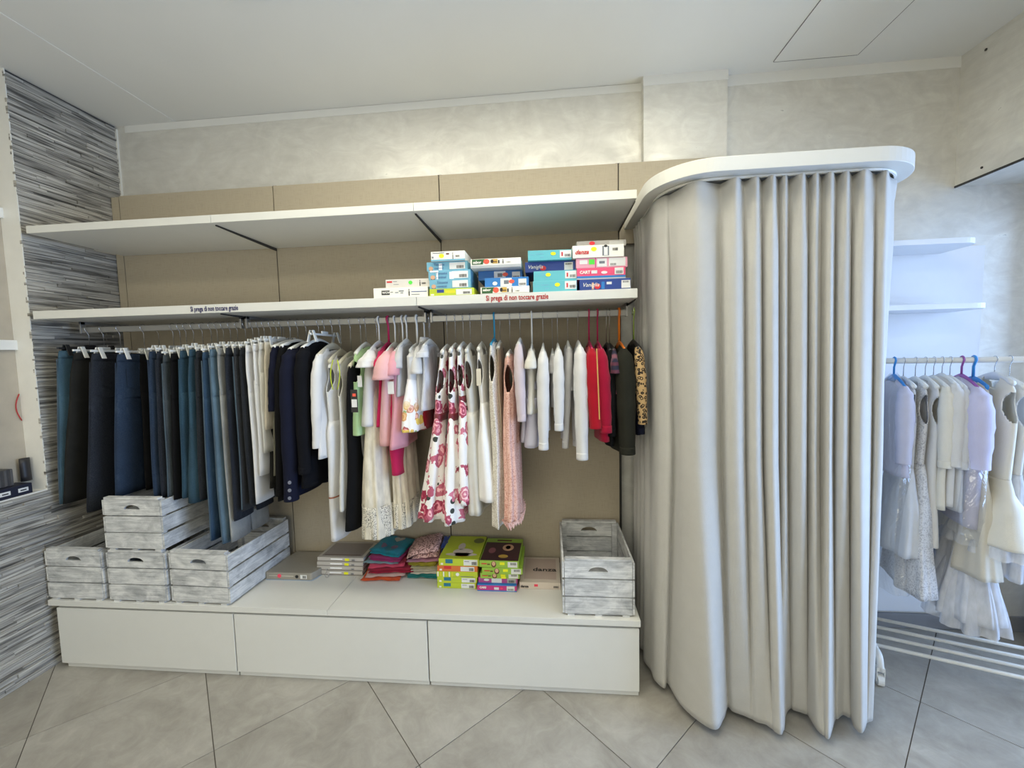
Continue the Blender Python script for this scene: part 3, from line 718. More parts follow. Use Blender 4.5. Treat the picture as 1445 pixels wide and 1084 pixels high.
apple = lambda: [('p', .05, .19, .45, .6, INK['r'], 'print'), ('p', .2, .27, .38, .55, P_BROWN, 'print'), ('e', .3, .43, .04, .96, P_BROWN, 'printed_face'), ('e', .32, .41, .25, .92, P_SKIN, 'printed_face'), ('p', .52, .64, .42, .82, S_YEL, 'price_sticker'), ('p', .72, .96, .1, .9, P_LAB, 'barcode_label'), ('b', .79, .93, .45, .8)]
wbox(677.5, 733, 804, -.31, z, .029, .25, P_APPLE, 'apple green box with two yellow stickers, right worktop pile', apple()+[('p', .53, .65, .03, .38, S_YEL, 'price_sticker')], name='hosiery_box', rz=.02); z += .0295
wbox(680, 737, 794, -.32, z, .034, .25, P_APPLE, 'apple green box second from the top, right worktop pile', apple(), name='hosiery_box', rz=.01); z += .0345
wbox(676, 732, 782, -.315, z, .036, .26, P_APPLE, 'apple green box with dark lid picture, top of the right worktop pile', apple(), name='hosiery_box', rz=-.02,
     top=[('p', .02, .98, .02, .80, P_DPURP, 'printed_picture'), ('e', .5, .8, .42, .72, P_SKIN, 'printed_picture'), ('e', .58, .72, .5, .66, P_DPURP, 'printed_picture'), ('e', .45, .7, .12, .26, PAP('print_gold', 196, 160, 70), 'printed_picture'), ('e', .15, .34, .3, .55, PAP('print_mauve', 140, 84, 92), 'printed_picture'), ('p', .3, .7, .87, .93, P_BROWN, 'print')])
r = wbox(733, 791, 824, -.285, ZW+.0005, .036, .27, P_BEIGE, 'flat beige box reading danza beside the right crate', [('t', 'danza', .03, .25, .5, 'k', dict(bold=.0007)), ('p', .36, .45, .4, .75, S_PNK, 'price_sticker'), ('b', .83, .95, .25, .55)], name='hosiery_box',
     top=[('p', .1, .9, .12, .92, PAP('card_taupe', 196, 176, 166), 'print_panel'), ('t', 'danza', .3, .42, .05, 'k', dict(bold=.001, sx=1.15))])
# grey flat box with one rounded corner
t = thing('hosiery_box', 'large flat taupe box with a rounded corner between crate and photo frames', 'box', (1.0, -.27, ZW+.0005), 0.0)
P = [(0.0, 0), (.255, 0), (.275, .012)]+[(.275+.09*(1-math.cos(a)) , .012+.17*math.sin(a)) for a in [PI/2*i/8 for i in range(1, 9)]][:8]+[(.33, .255), (.03, .255)]
P = [(0, 0), (.262, 0), (.272, .006), (.283, .03), (.290, .06), (.295, .1), (.296, .12), (.25, .175), (.22, .25), (.02, .25)]
obj('carton', MB().prism(P, .004, .044), PAP('card_khaki_grey', 150, 144, 132), t, bevel=.004)
obj('base_card', MB().prism([(x*1.01-.001, y*1.01-.001) for x, y in P], 0, .004), PAP('card_blue_grey', 160, 172, 186), t)
obj('red_dot', MB().tube([(.082, -.0025, .026), (.082, .001, .026)], .011, 14), S_PNK, t)
obj('black_dot', MB().tube([(.185, -.0025, .024), (.185, .001, .024)], .009, 14), P_BLACK, t)
obj('barcode_label', MB().box(.205, .243, -.0012, 0, .012, .034), P_LAB, t); obj('barcode', barcode(.22, .238, .015, .03, -.0014, 5), P_BLACK, t)
obj('print', MB().box(.095, .165, -.001, 0, .024, .027), PAP('print_cream', 206, 200, 184), t); obj('print', MB().box(.02, .07, -.001, 0, .025, .027), PAP('print_cream', 206, 200, 184), t)
# photo-frame boxes
M_FR = PAP('frame_silver', 186, 180, 172); M_FRD = PAP('frame_edge', 118, 110, 104)
x0, x1 = at(446, 800, -.205).x, at(511, 800, -.205).x
for k in range(4):
    lbl = ('bottom', 'second', 'third', 'topmost')[k]
    t = thing('frame_box', f'flat silver grey boxed photo frame, {lbl} of the stack of four', 'frame', (x0+.003*k, -.205+.002*(k % 2), ZW+.0005+k*.0262), 0, 'boxed photo frames')
    w_, d_ = x1-x0, .198
    obj('tray', MB().box(0, w_, 0, d_, 0, .0255), M_FR, t, bevel=.0015)
    obj('edge_line', MB().box(0.001, w_-.001, -.0008, 0, .003, .007).box(w_, w_+.0008, .001, d_-.001, .003, .009), M_FRD, t)
    if k in (0, 2, 3): obj('price_sticker', MB().box(.165, .19, -.0014, 0, .007, .021), S_YEL, t)
    obj('barcode', barcode(.205, .222, .008, .016, -.001, k), INK['g'], t)
    obj('painted_glint', MB().box(.08, .15, -.001, 0, .013, .019), PAP('painted_glare', 250, 250, 250), t)  # white patch painted as a glint on the wrapping
    if k == 3:
        obj('picture', MB().box(.018, w_-.018, .02, d_-.02, .0255, .0262), PAP('photo_grey', 142, 134, 130), t)
        obj('picture_edge', MB().box(.03, w_-.03, .026, .034, .0262, .0266), PAP('photo_brown', 104, 82, 74), t)
# clear plastic hook on the worktop
def clear_mat():
    mt, nt, b = newmat('clear_plastic'); b.inputs['Base Color'].default_value = (.9, .9, .9, 1); b.inputs['Roughness'].default_value = .08
    b.inputs['Transmission Weight'].default_value = .85; b.inputs['IOR'].default_value = 1.35; return mt
M_CLEAR = clear_mat()
p = at(461, 812, -.235)
t = thing('clear_hook', 'small clear plastic hook in front of the photo frames', 'hook', (p.x, -.235, ZW))
obj('ring', MB().tube([(.011*math.cos(a), .002, .0165+.0145*math.sin(a)) for a in [2*PI*i/16 for i in range(17)]], .0022, 6), M_CLEAR, t, smooth=True)
obj('stem', MB().tube([(0, .002, .031), (0, .004, .05)], .002, 6).tube([(-.006, .004, .05), (.006, .004, .05)], .002, 6), M_CLEAR, t, smooth=True)
# clear clips lying in the right-hand crate
for k, (dx, dy) in enumerate(((-.06, .25), (.0, .30), (.03, .24), (-.02, .2), (.06, .28))):
    t = obj('clear_clip', MB().tube([(.014*math.cos(a)*(1+.3*(i % 3)), .01*math.sin(a), .004+.005*(i % 4)) for i, a in enumerate([2*PI*i/10 for i in range(11)])], .003, 5), M_CLEAR, smooth=True)
    t.location = (2.816+dx, -.492+dy, ZW+.022); t.rotation_euler = (0, 0, k)
    tag(t, 'small clear plastic clip lying in the right crate, '+('leftmost of the five', 'furthest back in the middle', 'middle one of the five', 'nearest to the front board', 'rightmost of the five')[k], 'clip', 'clear clips in the right crate')

# ------------------------------------------------------------------ folded clothes
def folded(name, lb, x, y, z0, w, d, h, mat, rz=0, seed=0, layers=3, sag=.0, extra=None, cat='folded garment', tilt=0):
    r = thing(name, lb, cat, (x, y, z0), rz, 'folded clothes on the worktop')
    rg = random.Random(seed); ph = [rg.uniform(0, 6) for _ in range(8)]
    for k in range(layers):
        hz = h/layers; nx, ny = 18, 14; mb = MB(); top, bot = [], []
        ins = .006*rg.random()
        def P(i, j, up):
            u, v = i/nx*2-1, j/ny*2-1
            e = max(0, 1-max(abs(u), abs(v))**8)
            X = u*(w/2-ins)*(1+.02*math.sin(5*v+ph[k])); Y = v*(d/2-ins)*(1+.025*math.sin(4*u+ph[k+3]))
            base = hz*k+sag*(u*u+v*v)*-.5 + tilt*u
            wob = .0016*math.sin(6*u+ph[0]+k)+.0016*math.sin(5*v+ph[1]+2*k) + .0015*math.sin(11*u*v+ph[2])
            th = hz*.46*(e**.5)
            zz = base+hz*.5+wob+(th if up else -th)
            return (X, Y, max(.0006, zz))
        vs = [P(i, j, 1) for j in range(ny+1) for i in range(nx+1)]+[P(i, j, 0) for j in range(ny+1) for i in range(nx+1)]
        o = (nx+1)*(ny+1); fs = []
        for j in range(ny):
            for i in range(nx):
                a = j*(nx+1)+i; fs.append((a, a+1, a+nx+2, a+nx+1)); fs.append((o+a, o+a+nx+1, o+a+nx+2, o+a+1))
        obj('fold', mb.add(vs, fs), mat, r, smooth=True)
    if extra: extra(r, h)
    return r
FC = lambda n, *c: cloth(n, rgb(*c), .9, .12, .2)
def heart(r, h):
    P = []
    for i in range(24):
        a = 2*PI*i/24; P.append((.03*math.sin(a)**3*1.1+.02, (.024*math.cos(a)-.01*math.cos(2*a)-.004*math.cos(3*a))*1.1+.045))
    obj('heart_print', MB().add([(x, y, h*1.03+.0035) for x, y in P], [tuple(range(24))[::-1]]), FC('print_cream_cloth', 206, 196, 178), r)
    for q, (x, y) in enumerate(((-.045, -.03), (-.03, -.045), (.04, -.05))):
        obj('flower_print', MB().add([(x+.02*math.cos(a), y+.02*math.sin(a), h*1.03+.003+.0004*q) for a in [2*PI*i/10 for i in range(10)]], [tuple(range(10))]), FC('print_mauve_cloth', 116, 96, 120), r)
def leopard(name, c1, c2, scale):
    mt, nt, b = newmat(name); v = coord(nt)
    vo = N(nt, 'ShaderNodeTexVoronoi', Scale=scale); L(nt, v, vo.inputs['Vector']); vo.inputs['Randomness'].default_value = .9
    n2 = noise(nt, v, scale*1.6, 2)
    a = nt.nodes.new('ShaderNodeMath'); a.operation = 'MULTIPLY_ADD'; a.inputs[1].default_value = .45; L(nt, n2, a.inputs[0]); L(nt, vo.outputs['Distance'], a.inputs[2])
    L(nt, ramp(nt, a.outputs[0], [(.0, c1), (.38, c1), (.46, c2), (.66, c2), (.72, c1)]), b.inputs['Base Color'])
    b.inputs['Roughness'].default_value = .9; return mt
M_LEOPINK = leopard('pink_leopard', rgb(214, 176, 172), rgb(120, 84, 82), 90)
xa, xb = at(548, 800, -.16).x, at(598, 800, -.16).x
z = ZW+.001
for (nm, lb, dx, dy, w_, d_, h_, mt, rz, ly) in (
    ('folded_top', 'folded orange top at the bottom of the left clothes pile', -.015, -.03, .23, .22, .016, FC('cloth_orange', 222, 92, 40), .05, 1),
    ('folded_top', 'folded pale striped top above the orange one in the left pile', .0, -.01, .22, .22, .012, FC('cloth_palepink', 226, 196, 186), .12, 1),
    ('folded_top', 'folded deep red shirt in the left clothes pile', .03, .0, .25, .22, .028, FC('cloth_crimson', 176, 28, 62), .12, 2),
    ('folded_top', 'folded coral pink shirt in the left clothes pile', .0, .0, .21, .21, .016, FC('cloth_coral', 226, 82, 112), .14, 1),
    ('folded_top', 'folded pale blue shirt under the magenta one', -.02, .01, .2, .21, .012, FC('cloth_paleblue', 150, 186, 194), .0, 1),
    ('folded_top', 'folded magenta shirt beneath the teal top', .01, .01, .20, .21, .026, FC('cloth_magenta', 186, 62, 128), -.12, 2)):
    folded(nm, lb, xa+dx, -.125+dy, z, w_, d_, h_, mt, rz, seed=int(z*1000), layers=ly); z += h_+.001
folded('folded_top', 'folded teal top with a cream heart on the left clothes pile', xa+.015, -.12, z+.008, .19, .21, .03, FC('cloth_teal', 24, 136, 152), -.12, 5, 2, extra=heart, tilt=-.008)
z = ZW+.001
for (nm, lb, dx, w_, h_, mt, rz, ly) in (
    ('folded_top', 'folded petrol teal top at the bottom of the right clothes pile', .015, .19, .024, FC('cloth_petrol', 28, 132, 132), .0, 2),
    ('folded_top', 'folded white top with green print in the right pile', .02, .175, .026, FC('cloth_offwhite', 222, 218, 206), .06, 2),
    ('folded_top', 'folded floral pastel top in the right clothes pile', .02, .165, .014, FC('cloth_pastel', 196, 190, 160), .0, 1),
    ('folded_top', 'folded yellow green top beneath the leopard one', .01, .17, .022, FC('cloth_yellowgreen', 188, 182, 62), -.05, 2),
    ('folded_top', 'folded lilac pink top under the leopard one', .005, .185, .02, FC('cloth_lilac', 204, 150, 176), .08, 1)):
    folded(nm, lb, xb+dx, -.12, z, w_, .2, h_, mt, rz, seed=int(z*1711), layers=ly); z += h_+.001
folded('folded_top', 'crumpled pink leopard print top on the right clothes pile', xb+.005, -.125, z+.012, .185, .22, .055, M_LEOPINK, .12, 9, 2, sag=.02, tilt=.016)
folded('folded_top', 'small blue top poking out beside the leopard print top', xb+.115, -.085, z, .05, .14, .05, FC('cloth_royal', 52, 76, 150), .1, 10, 2)

# ------------------------------------------------------------------ niche contents
t = thing('label_tray', 'dark navy tray with two white labels in the wall niche', 'tray', (-.118, -.51, ZN+.007), 0)
obj('tray_body', MB().box(-.045, .05, -.35, .0, 0, .052), PAP('tray_navy', 34, 36, 52), t, bevel=.002)
for y in (-.105, -.035):
    obj('white_label', MB().box(.0502, .0512, y-.022, y+.018, .016, .036), P_LAB, t)
    obj('label_print', MB().box(.0512, .0516, y-.014, y+.01, .022, .028), P_BLACK, t)
t = thing('ribbed_box', 'ribbed charcoal box standing behind the navy tray in the niche', 'box', (-.128, -.56, ZN+.0602), 0)
obj('box_body', MB().box(-.035, .03, -.3, .0, 0, .085), PAP('charcoal_box', 70, 68, 68), t, bevel=.002)
for k in range(12): obj('rib', MB().box(.03, .033, -.012-.024*k, -.002-.024*k, .004, .082), PAP('charcoal_rib', 88, 86, 86), t)
t = obj('red_cloth', MB().loft([[(-.03+.05*u, -.3+.25*v, .012*math.sin(7*v+3*u)+.012) for u in (0, .25, .5, .75, 1)] for v in [i/10 for i in range(11)]], closed=False), FC('cloth_red', 150, 40, 44), smooth=True, solid=.004)
t.location = (-.128, -.56, ZN+.152); tag(t, 'dull red cloth lying on the charcoal box in the niche', 'cloth')
t = obj('black_pouch', MB().loft([[( .016*math.cos(a)*(1-.3*k/4), .022*math.sin(a), .03*k) for a in [2*PI*i/12 for i in range(12)]] for k in range(5)], True, True), PAP('pouch_black', 40, 38, 40), smooth=True)
t.location = (-.135, -.485, ZN+.06); tag(t, 'small black pouch standing in the corner of the niche', 'pouch')
pts = [(-.158, -.462-.03*math.sin(PI*i/8)*.6, 1.32+.14*i/8) for i in range(9)]
t = obj('red_cable', MB().tube(pts, .0025, 6), PAP('cable_red', 176, 40, 44), smooth=True); tag(t, 'thin red cable hanging inside the wall niche', 'cable')

# ------------------------------------------------------------------ garments: materials
def floral(name, base, scale=15, hem=None):
    """printed roses; hem=(z0,z1) keeps the print to a band in local height"""
    mt, nt, b = newmat(name); v = coord(nt, (1, 1, 1))
    wv = noise(nt, v, 34, 3)
    vo = N(nt, 'ShaderNodeTexVoronoi', Scale=scale, Randomness=.85); L(nt, v, vo.inputs['Vector'])
    sp = nt.nodes.new('ShaderNodeSeparateColor'); L(nt, vo.outputs['Color'], sp.inputs[0])
    on = nt.nodes.new('ShaderNodeMath'); on.operation = 'GREATER_THAN'; on.inputs[1].default_value = .16; L(nt, sp.outputs[0], on.inputs[0])
    d = nt.nodes.new('ShaderNodeMath'); d.operation = 'MULTIPLY_ADD'; d.inputs[1].default_value = .6; L(nt, wv, d.inputs[0]); L(nt, vo.outputs['Distance'], d.inputs[2])
    inside = nt.nodes.new('ShaderNodeMath'); inside.operation = 'LESS_THAN'; inside.inputs[1].default_value = .80; L(nt, d.outputs[0], inside.inputs[0])
    msk = nt.nodes.new('ShaderNodeMath'); msk.operation = 'MULTIPLY'; L(nt, on.outputs[0], msk.inputs[0]); L(nt, inside.outputs[0], msk.inputs[1])
    ring = nt.nodes.new('ShaderNodeMath'); ring.operation = 'SINE'; r1 = nt.nodes.new('ShaderNodeMath'); r1.operation = 'MULTIPLY'; r1.inputs[1].default_value = 24; L(nt, d.outputs[0], r1.inputs[0]); L(nt, r1.outputs[0], ring.inputs[0])
    rose = ramp(nt, ring.outputs[0], [(.0, rgb(150, 32, 66)), (.5, rgb(206, 84, 112)), (1, rgb(236, 156, 172))])
    rose2 = mixc(nt, sp.outputs[1], rose, ramp(nt, ring.outputs[0], [(0, rgb(206, 120, 140)), (1, rgb(246, 214, 212))]))
    v2 = N(nt, 'ShaderNodeTexVoronoi', Scale=scale*1.9, Randomness=1); L(nt, v, v2.inputs['Vector'])
    s2 = nt.nodes.new('ShaderNodeSeparateColor'); L(nt, v2.outputs['Color'], s2.inputs[0])
    lf = nt.nodes.new('ShaderNodeMath'); lf.operation = 'GREATER_THAN'; lf.inputs[1].default_value = .80; L(nt, s2.outputs[0], lf.inputs[0])
    l2 = nt.nodes.new('ShaderNodeMath'); l2.operation = 'LESS_THAN'; l2.inputs[1].default_value = .36; L(nt, v2.outputs['Distance'], l2.inputs[0])
    lm = nt.nodes.new('ShaderNodeMath'); lm.operation = 'MULTIPLY'; L(nt, lf.outputs[0], lm.inputs[0]); L(nt, l2.outputs[0], lm.inputs[1])
    if hem:
        sx = nt.nodes.new('ShaderNodeSeparateXYZ'); L(nt, v, sx.inputs[0])
        g = nt.nodes.new('ShaderNodeMapRange'); g.inputs[1].default_value = hem[0]; g.inputs[2].default_value = hem[1]; L(nt, sx.outputs[2], g.inputs[0])
        for s_ in (msk, lm):
            q = nt.nodes.new('ShaderNodeMath'); q.operation = 'MULTIPLY'; L(nt, s_.outputs[0], q.inputs[0]); L(nt, g.outputs[0], q.inputs[1])
            if s_ is msk: msk = q
            else: lm = q
        rose2 = mixc(nt, sp.outputs[2], rose2, rgb(236, 206, 96))
        leafc = rgb(150, 176, 120)
    else: leafc = rgb(54, 58, 52)
    c = mixc(nt, lm.outputs[0], base, leafc); c = mixc(nt, msk.outputs[0], c, rose2)
    L(nt, c, b.inputs['Base Color']); b.inputs['Roughness'].default_value = .75
    bump(nt, b, noise(nt, v, 24, 3), .3, .004); return mt
def lace(name, c1, c2, scale):
    mt, nt, b = newmat(name); v = coord(nt)
    n1 = noise(nt, v, scale, 4, .6, 2.5); n2 = noise(nt, v, scale*3.2, 2)
    a = nt.nodes.new('ShaderNodeMath'); a.operation = 'ADD'; L(nt, n1, a.inputs[0]); L(nt, n2, a.inputs[1])
    L(nt, ramp(nt, a.outputs[0], [(.88, c2), (1.02, c1)]), b.inputs['Base Color']); b.inputs['Roughness'].default_value = .85
    bump(nt, b, a.outputs[0], .6, .004); return mt
def plaid():
    mt, nt, b = newmat('plaid_cloth')
    w1 = N(nt, 'ShaderNodeTexWave', Scale=9.0); w1.bands_direction = 'Z'; L(nt, coord(nt), w1.inputs[0])
    w2 = N(nt, 'ShaderNodeTexWave', Scale=9.0); w2.bands_direction = 'Y'; L(nt, coord(nt), w2.inputs[0])
    a = ramp(nt, w1.outputs['Fac'], [(.4, rgb(34, 32, 50)), (.8, rgb(120, 52, 62))]); c = ramp(nt, w2.outputs['Fac'], [(.4, rgb(30, 34, 60)), (.9, rgb(130, 96, 110))])
    L(nt, mixc(nt, .5, a, c), b.inputs['Base Color']); b.inputs['Roughness'].default_value = .9; return mt
def sheer(name, c, alpha):
    mt, nt, b = newmat(name)
    f = noise(nt, coord(nt, (3, 3, 1)), 12, 4)
    b.inputs['Base Color'].default_value = c; b.inputs['Roughness'].default_value = .8
    L(nt, ramp(nt, f, [(.3, (alpha*.8,)*3), (.7, (min(1, alpha*1.2),)*3)]), b.inputs['Alpha']); return mt
def satin(name, c):
    mt, nt, b = newmat(name); v = coord(nt)
    b.inputs['Base Color'].default_value = c; b.inputs['Roughness'].default_value = .38; b.inputs['Sheen Weight'].default_value = .2
    bump(nt, b, noise(nt, v, 18, 4), .5, .008); return mt
def bag_mat():
    mt, nt, b = newmat('clear_garment_bag')
    t = nt.nodes.new('ShaderNodeBsdfTransparent'); g = N(nt, 'ShaderNodeBsdfGlossy', Roughness=.12); d = N(nt, 'ShaderNodeBsdfDiffuse'); d.inputs[0].default_value = (.85, .88, .92, 1)
    bp = N(nt, 'ShaderNodeBump', Strength=1.0, Distance=.02); L(nt, noise(nt, coord(nt, (1, 1, .5)), 13, 3, .5, 1.5), bp.inputs['Height']); L(nt, bp.outputs[0], g.inputs['Normal'])
    m1 = nt.nodes.new('ShaderNodeMixShader'); m1.inputs[0].default_value = .12; L(nt, t.outputs[0], m1.inputs[1]); L(nt, d.outputs[0], m1.inputs[2])
    m2 = nt.nodes.new('ShaderNodeMixShader'); m2.inputs[0].default_value = .2; L(nt, m1.outputs[0], m2.inputs[1]); L(nt, g.outputs[0], m2.inputs[2])
    L(nt, m2.outputs[0], nt.nodes['Material Output'].inputs[0]); return mt
C_WHITE = cloth('white_cotton', rgb(232, 231, 230), .9, .03); C_OFF = cloth('off_white_cotton', rgb(224, 221, 212), .9, .04); C_CREAM = cloth('cream_cloth', rgb(222, 212, 192), .9, .04)
C_GREYW = cloth('grey_white_cotton', rgb(206, 204, 204), .9, .04); C_LAV = cloth('lavender_white_cotton', rgb(212, 210, 226), .9, .04); C_BLACK = cloth('black_cotton', rgb(13, 13, 15), .95, .15, .0)
C_CHAR = cloth('charcoal_cloth', rgb(34, 34, 32), .95, .15); C_NAVY = cloth('navy_cloth', rgb(19, 22, 40), .95, .12); C_INK = cloth('ink_cloth', rgb(11, 12, 18), .95, .12)
C_PINK = cloth('pink_cotton', rgb(230, 168, 178), .9, .05); C_LPINK = cloth('light_pink_cotton', rgb(238, 190, 192), .9, .05); C_FUCH = cloth('fuchsia_cotton', rgb(206, 40, 94), .9, .06)
C_MINT = cloth('light_green_cotton', rgb(184, 216, 164), .9, .05); C_RED = cloth('red_knit', rgb(184, 24, 44), .95, .06); C_CRIM = cloth('crimson_knit', rgb(172, 22, 56), .95, .06)
C_DRED = cloth('dark_red_cloth', rgb(140, 22, 40), .9, .08); C_OLIVE = cloth('dark_olive_cloth', rgb(38, 38, 31), .95, .1); C_BEIGE = cloth('beige_cloth', rgb(204, 188, 166), .9, .05)
C_SAND = cloth('olive_grey_cloth', rgb(108, 106, 92), .9, .08); C_STONE = cloth('stone_grey_cloth', rgb(150, 146, 140), .9, .08)
C_IVORY = satin('ivory_satin', rgb(226, 221, 206)); C_SATIN = satin('white_satin', rgb(234, 232, 230))
C_LIMEC = cloth('neon_yellow_cord', rgb(206, 222, 60), .8, .03); C_GOLD = plain('zip_gold', rgb(206, 164, 96), .4, .6)
X_FLORAL = floral('rose_print', rgb(236, 232, 228), 13.5); X_FLORAL2 = floral('rose_print_fine', rgb(232, 226, 222), 24)
X_LEO = leopard('tan_leopard', rgb(190, 158, 112), rgb(34, 28, 26), 62); X_PLAID = plaid()
X_SEQ = lace('sequin_lace', rgb(226, 220, 206), rgb(78, 76, 70), 88); X_LACEW = lace('white_lace', rgb(228, 222, 210), rgb(196, 186, 170), 60); X_LACEP = lace('peach_lace', rgb(230, 188, 174), rgb(206, 150, 134), 55)
X_TULLE = sheer('cream_tulle', rgb(228, 220, 202), .8); X_TULLEW = sheer('white_tulle', rgb(226, 228, 234), .55)
X_BAG = bag_mat()
D = {n: denim('denim_'+n, rgb(*c), f) for n, c, f in (('blue', (62, 94, 112), .3), ('dark', (27, 48, 74), .25), ('navy', (17, 22, 36), .15), ('teal', (38, 72, 90), .12), ('mid', (42, 72, 100), .35), ('light', (92, 118, 136), .5),
     ('grey', (64, 72, 76), .3), ('pale', (158, 158, 154), .3), ('black', (20, 21, 25), .1), ('slate', (44, 44, 46), .25))}
H_WHITE = plain('hanger_white', rgb(226, 226, 222), .4); H_BLACK = plain('hanger_black', rgb(30, 30, 32), .4); H_WIRE = plain('hook_chrome', rgb(200, 200, 200), .25, .9)
H_BEIGE = plain('hanger_beige', rgb(196, 190, 172), .5); H_TURQ = plain('hanger_turquoise', rgb(24, 140, 180), .4); H_PINKH = plain('hanger_raspberry', rgb(172, 30, 84), .4); H_ORANGE = plain('hanger_orange', rgb(226, 120, 34), .4)
H_LIME = plain('hanger_lime', rgb(150, 180, 50), .4); H_BLUEH = plain('hanger_blue', rgb(50, 140, 216), .4); H_PURP = plain('hanger_purple', rgb(150, 80, 160), .4)

D_SEAM = denim('denim_seam', rgb(76, 94, 108), .4)
# ------------------------------------------------------------------ garments: shapes
def interp(prof, z):
    for i in range(len(prof)-1):
        a, b = prof[i], prof[i+1]
        if a[0] >= z >= b[0]:
            t = (a[0]-z)/(a[0]-b[0]+1e-9); t = t*t*(3-2*t)*.5+t*.5
            return [x*(1-t)+y*t for x, y in zip(a[1:], b[1:])]
    return list((prof[0] if z > prof[0][0] else prof[-1])[1:])
def shell(mb, prof, n=36, rows=20, fold=(0, 0), lean=0, drop=0, keep=None, seed=0, wob=.004, yc=0, capb=False, z_ref=None, powy=.85):
    """vertical cloth shell; prof = [(z, half width along y, half thickness along x)] from the top down"""
    rg = random.Random(seed); p1, p2, p3 = [rg.uniform(0, 6.28) for _ in range(3)]
    zt, zb = prof[0][0], prof[-1][0]; Z0, Z1 = z_ref or (zt, zb); rings = []
    k, amp = fold
    for i in range(rows+1):
        s = i/rows; z = zt+(zb-zt)*s; a, b = interp(prof, z)[:2]; T = (Z0-z)/(Z0-Z1+1e-9); ring = []
        for j in range(n):
            th = 2*PI*j/n; c, sn = math.cos(th), math.sin(th)
            f = amp*(max(0, s)**1.1)*(.7*math.cos(k*th+p1)+.3*math.cos((k*2-1)*th+p2)) if k else 0
            y = yc+(a+f*.8)*math.copysign(abs(c)**powy, c); x = lean*T+(b+f)*math.copysign(abs(sn)**.9, sn)
            x += wob*math.sin(9*z+p3+2*y/(.1))*min(1, s*3)
            dz = -drop*(min(1, abs(y)/(a+1e-6))**1.6)*max(0, 1-s*2.2)
            ring.append((x, y, z+dz))
        rings.append(ring)
    kp = None
    if keep: kp = lambda i, j: keep(zt+(zb-zt)*(i+.5)/rows, 2*PI*(j+.5)/n, interp(prof, zt+(zb-zt)*(i+.5)/rows)[0]*math.cos(2*PI*(j+.5)/n))
    return mb.loft(rings, False, capb, keep=kp)
def sleeve(mb, pts, n=14, cap=False, wr=.0, seed=0):
    """pts = [(x,y,z,rx,ry)] horizontal rings"""
    rings = []; m_ = []
    for i in range(len(pts)-1):
        for k in range(4): m_.append([a+(b-a)*k/4 for a, b in zip(pts[i], pts[i+1])])
    m_.append(pts[-1])
    for i, (x, y, z, rx, ry) in enumerate(m_):
        w_ = 1+wr*math.sin(i*2.1+seed)
        rings.append([(x+rx*w_*math.sin(2*PI*j/n), y+ry*w_*math.cos(2*PI*j/n), z) for j in range(n)])
    return mb.loft(rings, True, cap)
HOOKS = {}
def hanger(short, X, zneck, yaw, kind='shoulder', mat=H_WHITE, half=.17, drop=.045, wire=True, thick=False, clips=(.1,), clipmat=None, rail=None, grp='hangers on the clothes rail', Y=None, clipb=.016):
    """kinds: shoulder = arched hanger, clip = bar with two pegs"""
    Y = YR if Y is None else Y; zr = (ZR+.017) if rail is None else rail
    nm = 'clip_hanger' if kind == 'clip' else 'clothes_hanger'
    col = {id(H_WHITE): 'white', id(H_BLACK): 'black', id(H_BEIGE): 'beige', id(H_TURQ): 'turquoise', id(H_PINKH): 'raspberry', id(H_ORANGE): 'orange', id(H_LIME): 'lime', id(H_BLUEH): 'blue', id(H_PURP): 'purple'}.get(id(mat), 'plain')
    r = thing(nm, f'{col} {"clip hanger" if kind == "clip" else "hanger"} carrying the {short}', 'hanger', (X, Y, zneck), yaw, grp)
    R = .0185; top = zr+.004-zneck; hm = H_WIRE if wire else mat; rw = .0016 if wire else (.0058 if thick else .0042)
    pts = [(0, 0, .0), (0, 0, max(.01, top-R-.03)), (0, -.010, max(.014, top-R-.012))]
    pts += [(0, -R*math.cos(a), top-R+R*math.sin(a)) for a in [PI*i/10 for i in range(0, 11)]]+[(0, R*.95, top-R-.012)]
    if top > .03: obj('hook', MB().tube(pts, rw, 6), hm, r, smooth=True)
    if kind == 'clip':
        obj('bar', MB().box(-.004, .004, -half, half, -.010, .0), mat, r, bevel=.001)
        obj('hook_base', MB().prism([(-.004, -.03), (.004, -.03), (.004, .03), (-.004, .03)], 0, .014), mat, r, bevel=.003)
        for y in (-clips[0], clips[0]):
            m_ = MB()
            for s in (-1, 1):
                m_.add([(s*(.004), y-.009, .012), (s*.004, y+.009, .012), (s*(clipb+.004), y+.011, -.045), (s*(clipb+.004), y-.011, -.045),
                        (s*.009, y-.009, .014), (s*.009, y+.009, .014), (s*(clipb+.009), y+.011, -.045), (s*(clipb+.009), y-.011, -.045)],
                       [(0, 1, 2, 3), (7, 6, 5, 4), (0, 4, 5, 1), (1, 5, 6, 2), (2, 6, 7, 3), (3, 7, 4, 0)])
            obj('peg', m_, clipmat or mat, r, bevel=.001)
    else:
        rings = []
        for i in range(17):
            y = half*(i/8-1); u = abs(i/8-1); z = -drop*(u**1.5)-.004; hz = (.012 if thick or not wire else .010)+(.008*(1-u)); hx = .005+.005*u*(0 if wire is False else 1)
            rings.append([(hx*math.sin(2*PI*j/8), y, z+hz*math.cos(2*PI*j/8)-hz*.6) for j in range(8)])
        obj('shoulder_bar', MB().loft(rings, True, True), mat, r, smooth=True)
    return r
REG = []
def put(px, py, qx, qy, w, wb, yaw=0.0, Y=None):
    """near edge at the top (px,py) and at the hem (qx,qy) -> X on the rail, top height, length, lean"""
    Y = YR if Y is None else Y
    A = at(px, py, Y-w*math.cos(yaw)); B = at(qx, qy, Y-wb*math.cos(yaw))
    X = A.x-w*math.sin(yaw); XB = B.x-wb*math.sin(yaw)
    return X, A.z, A.z-B.z, XB-X
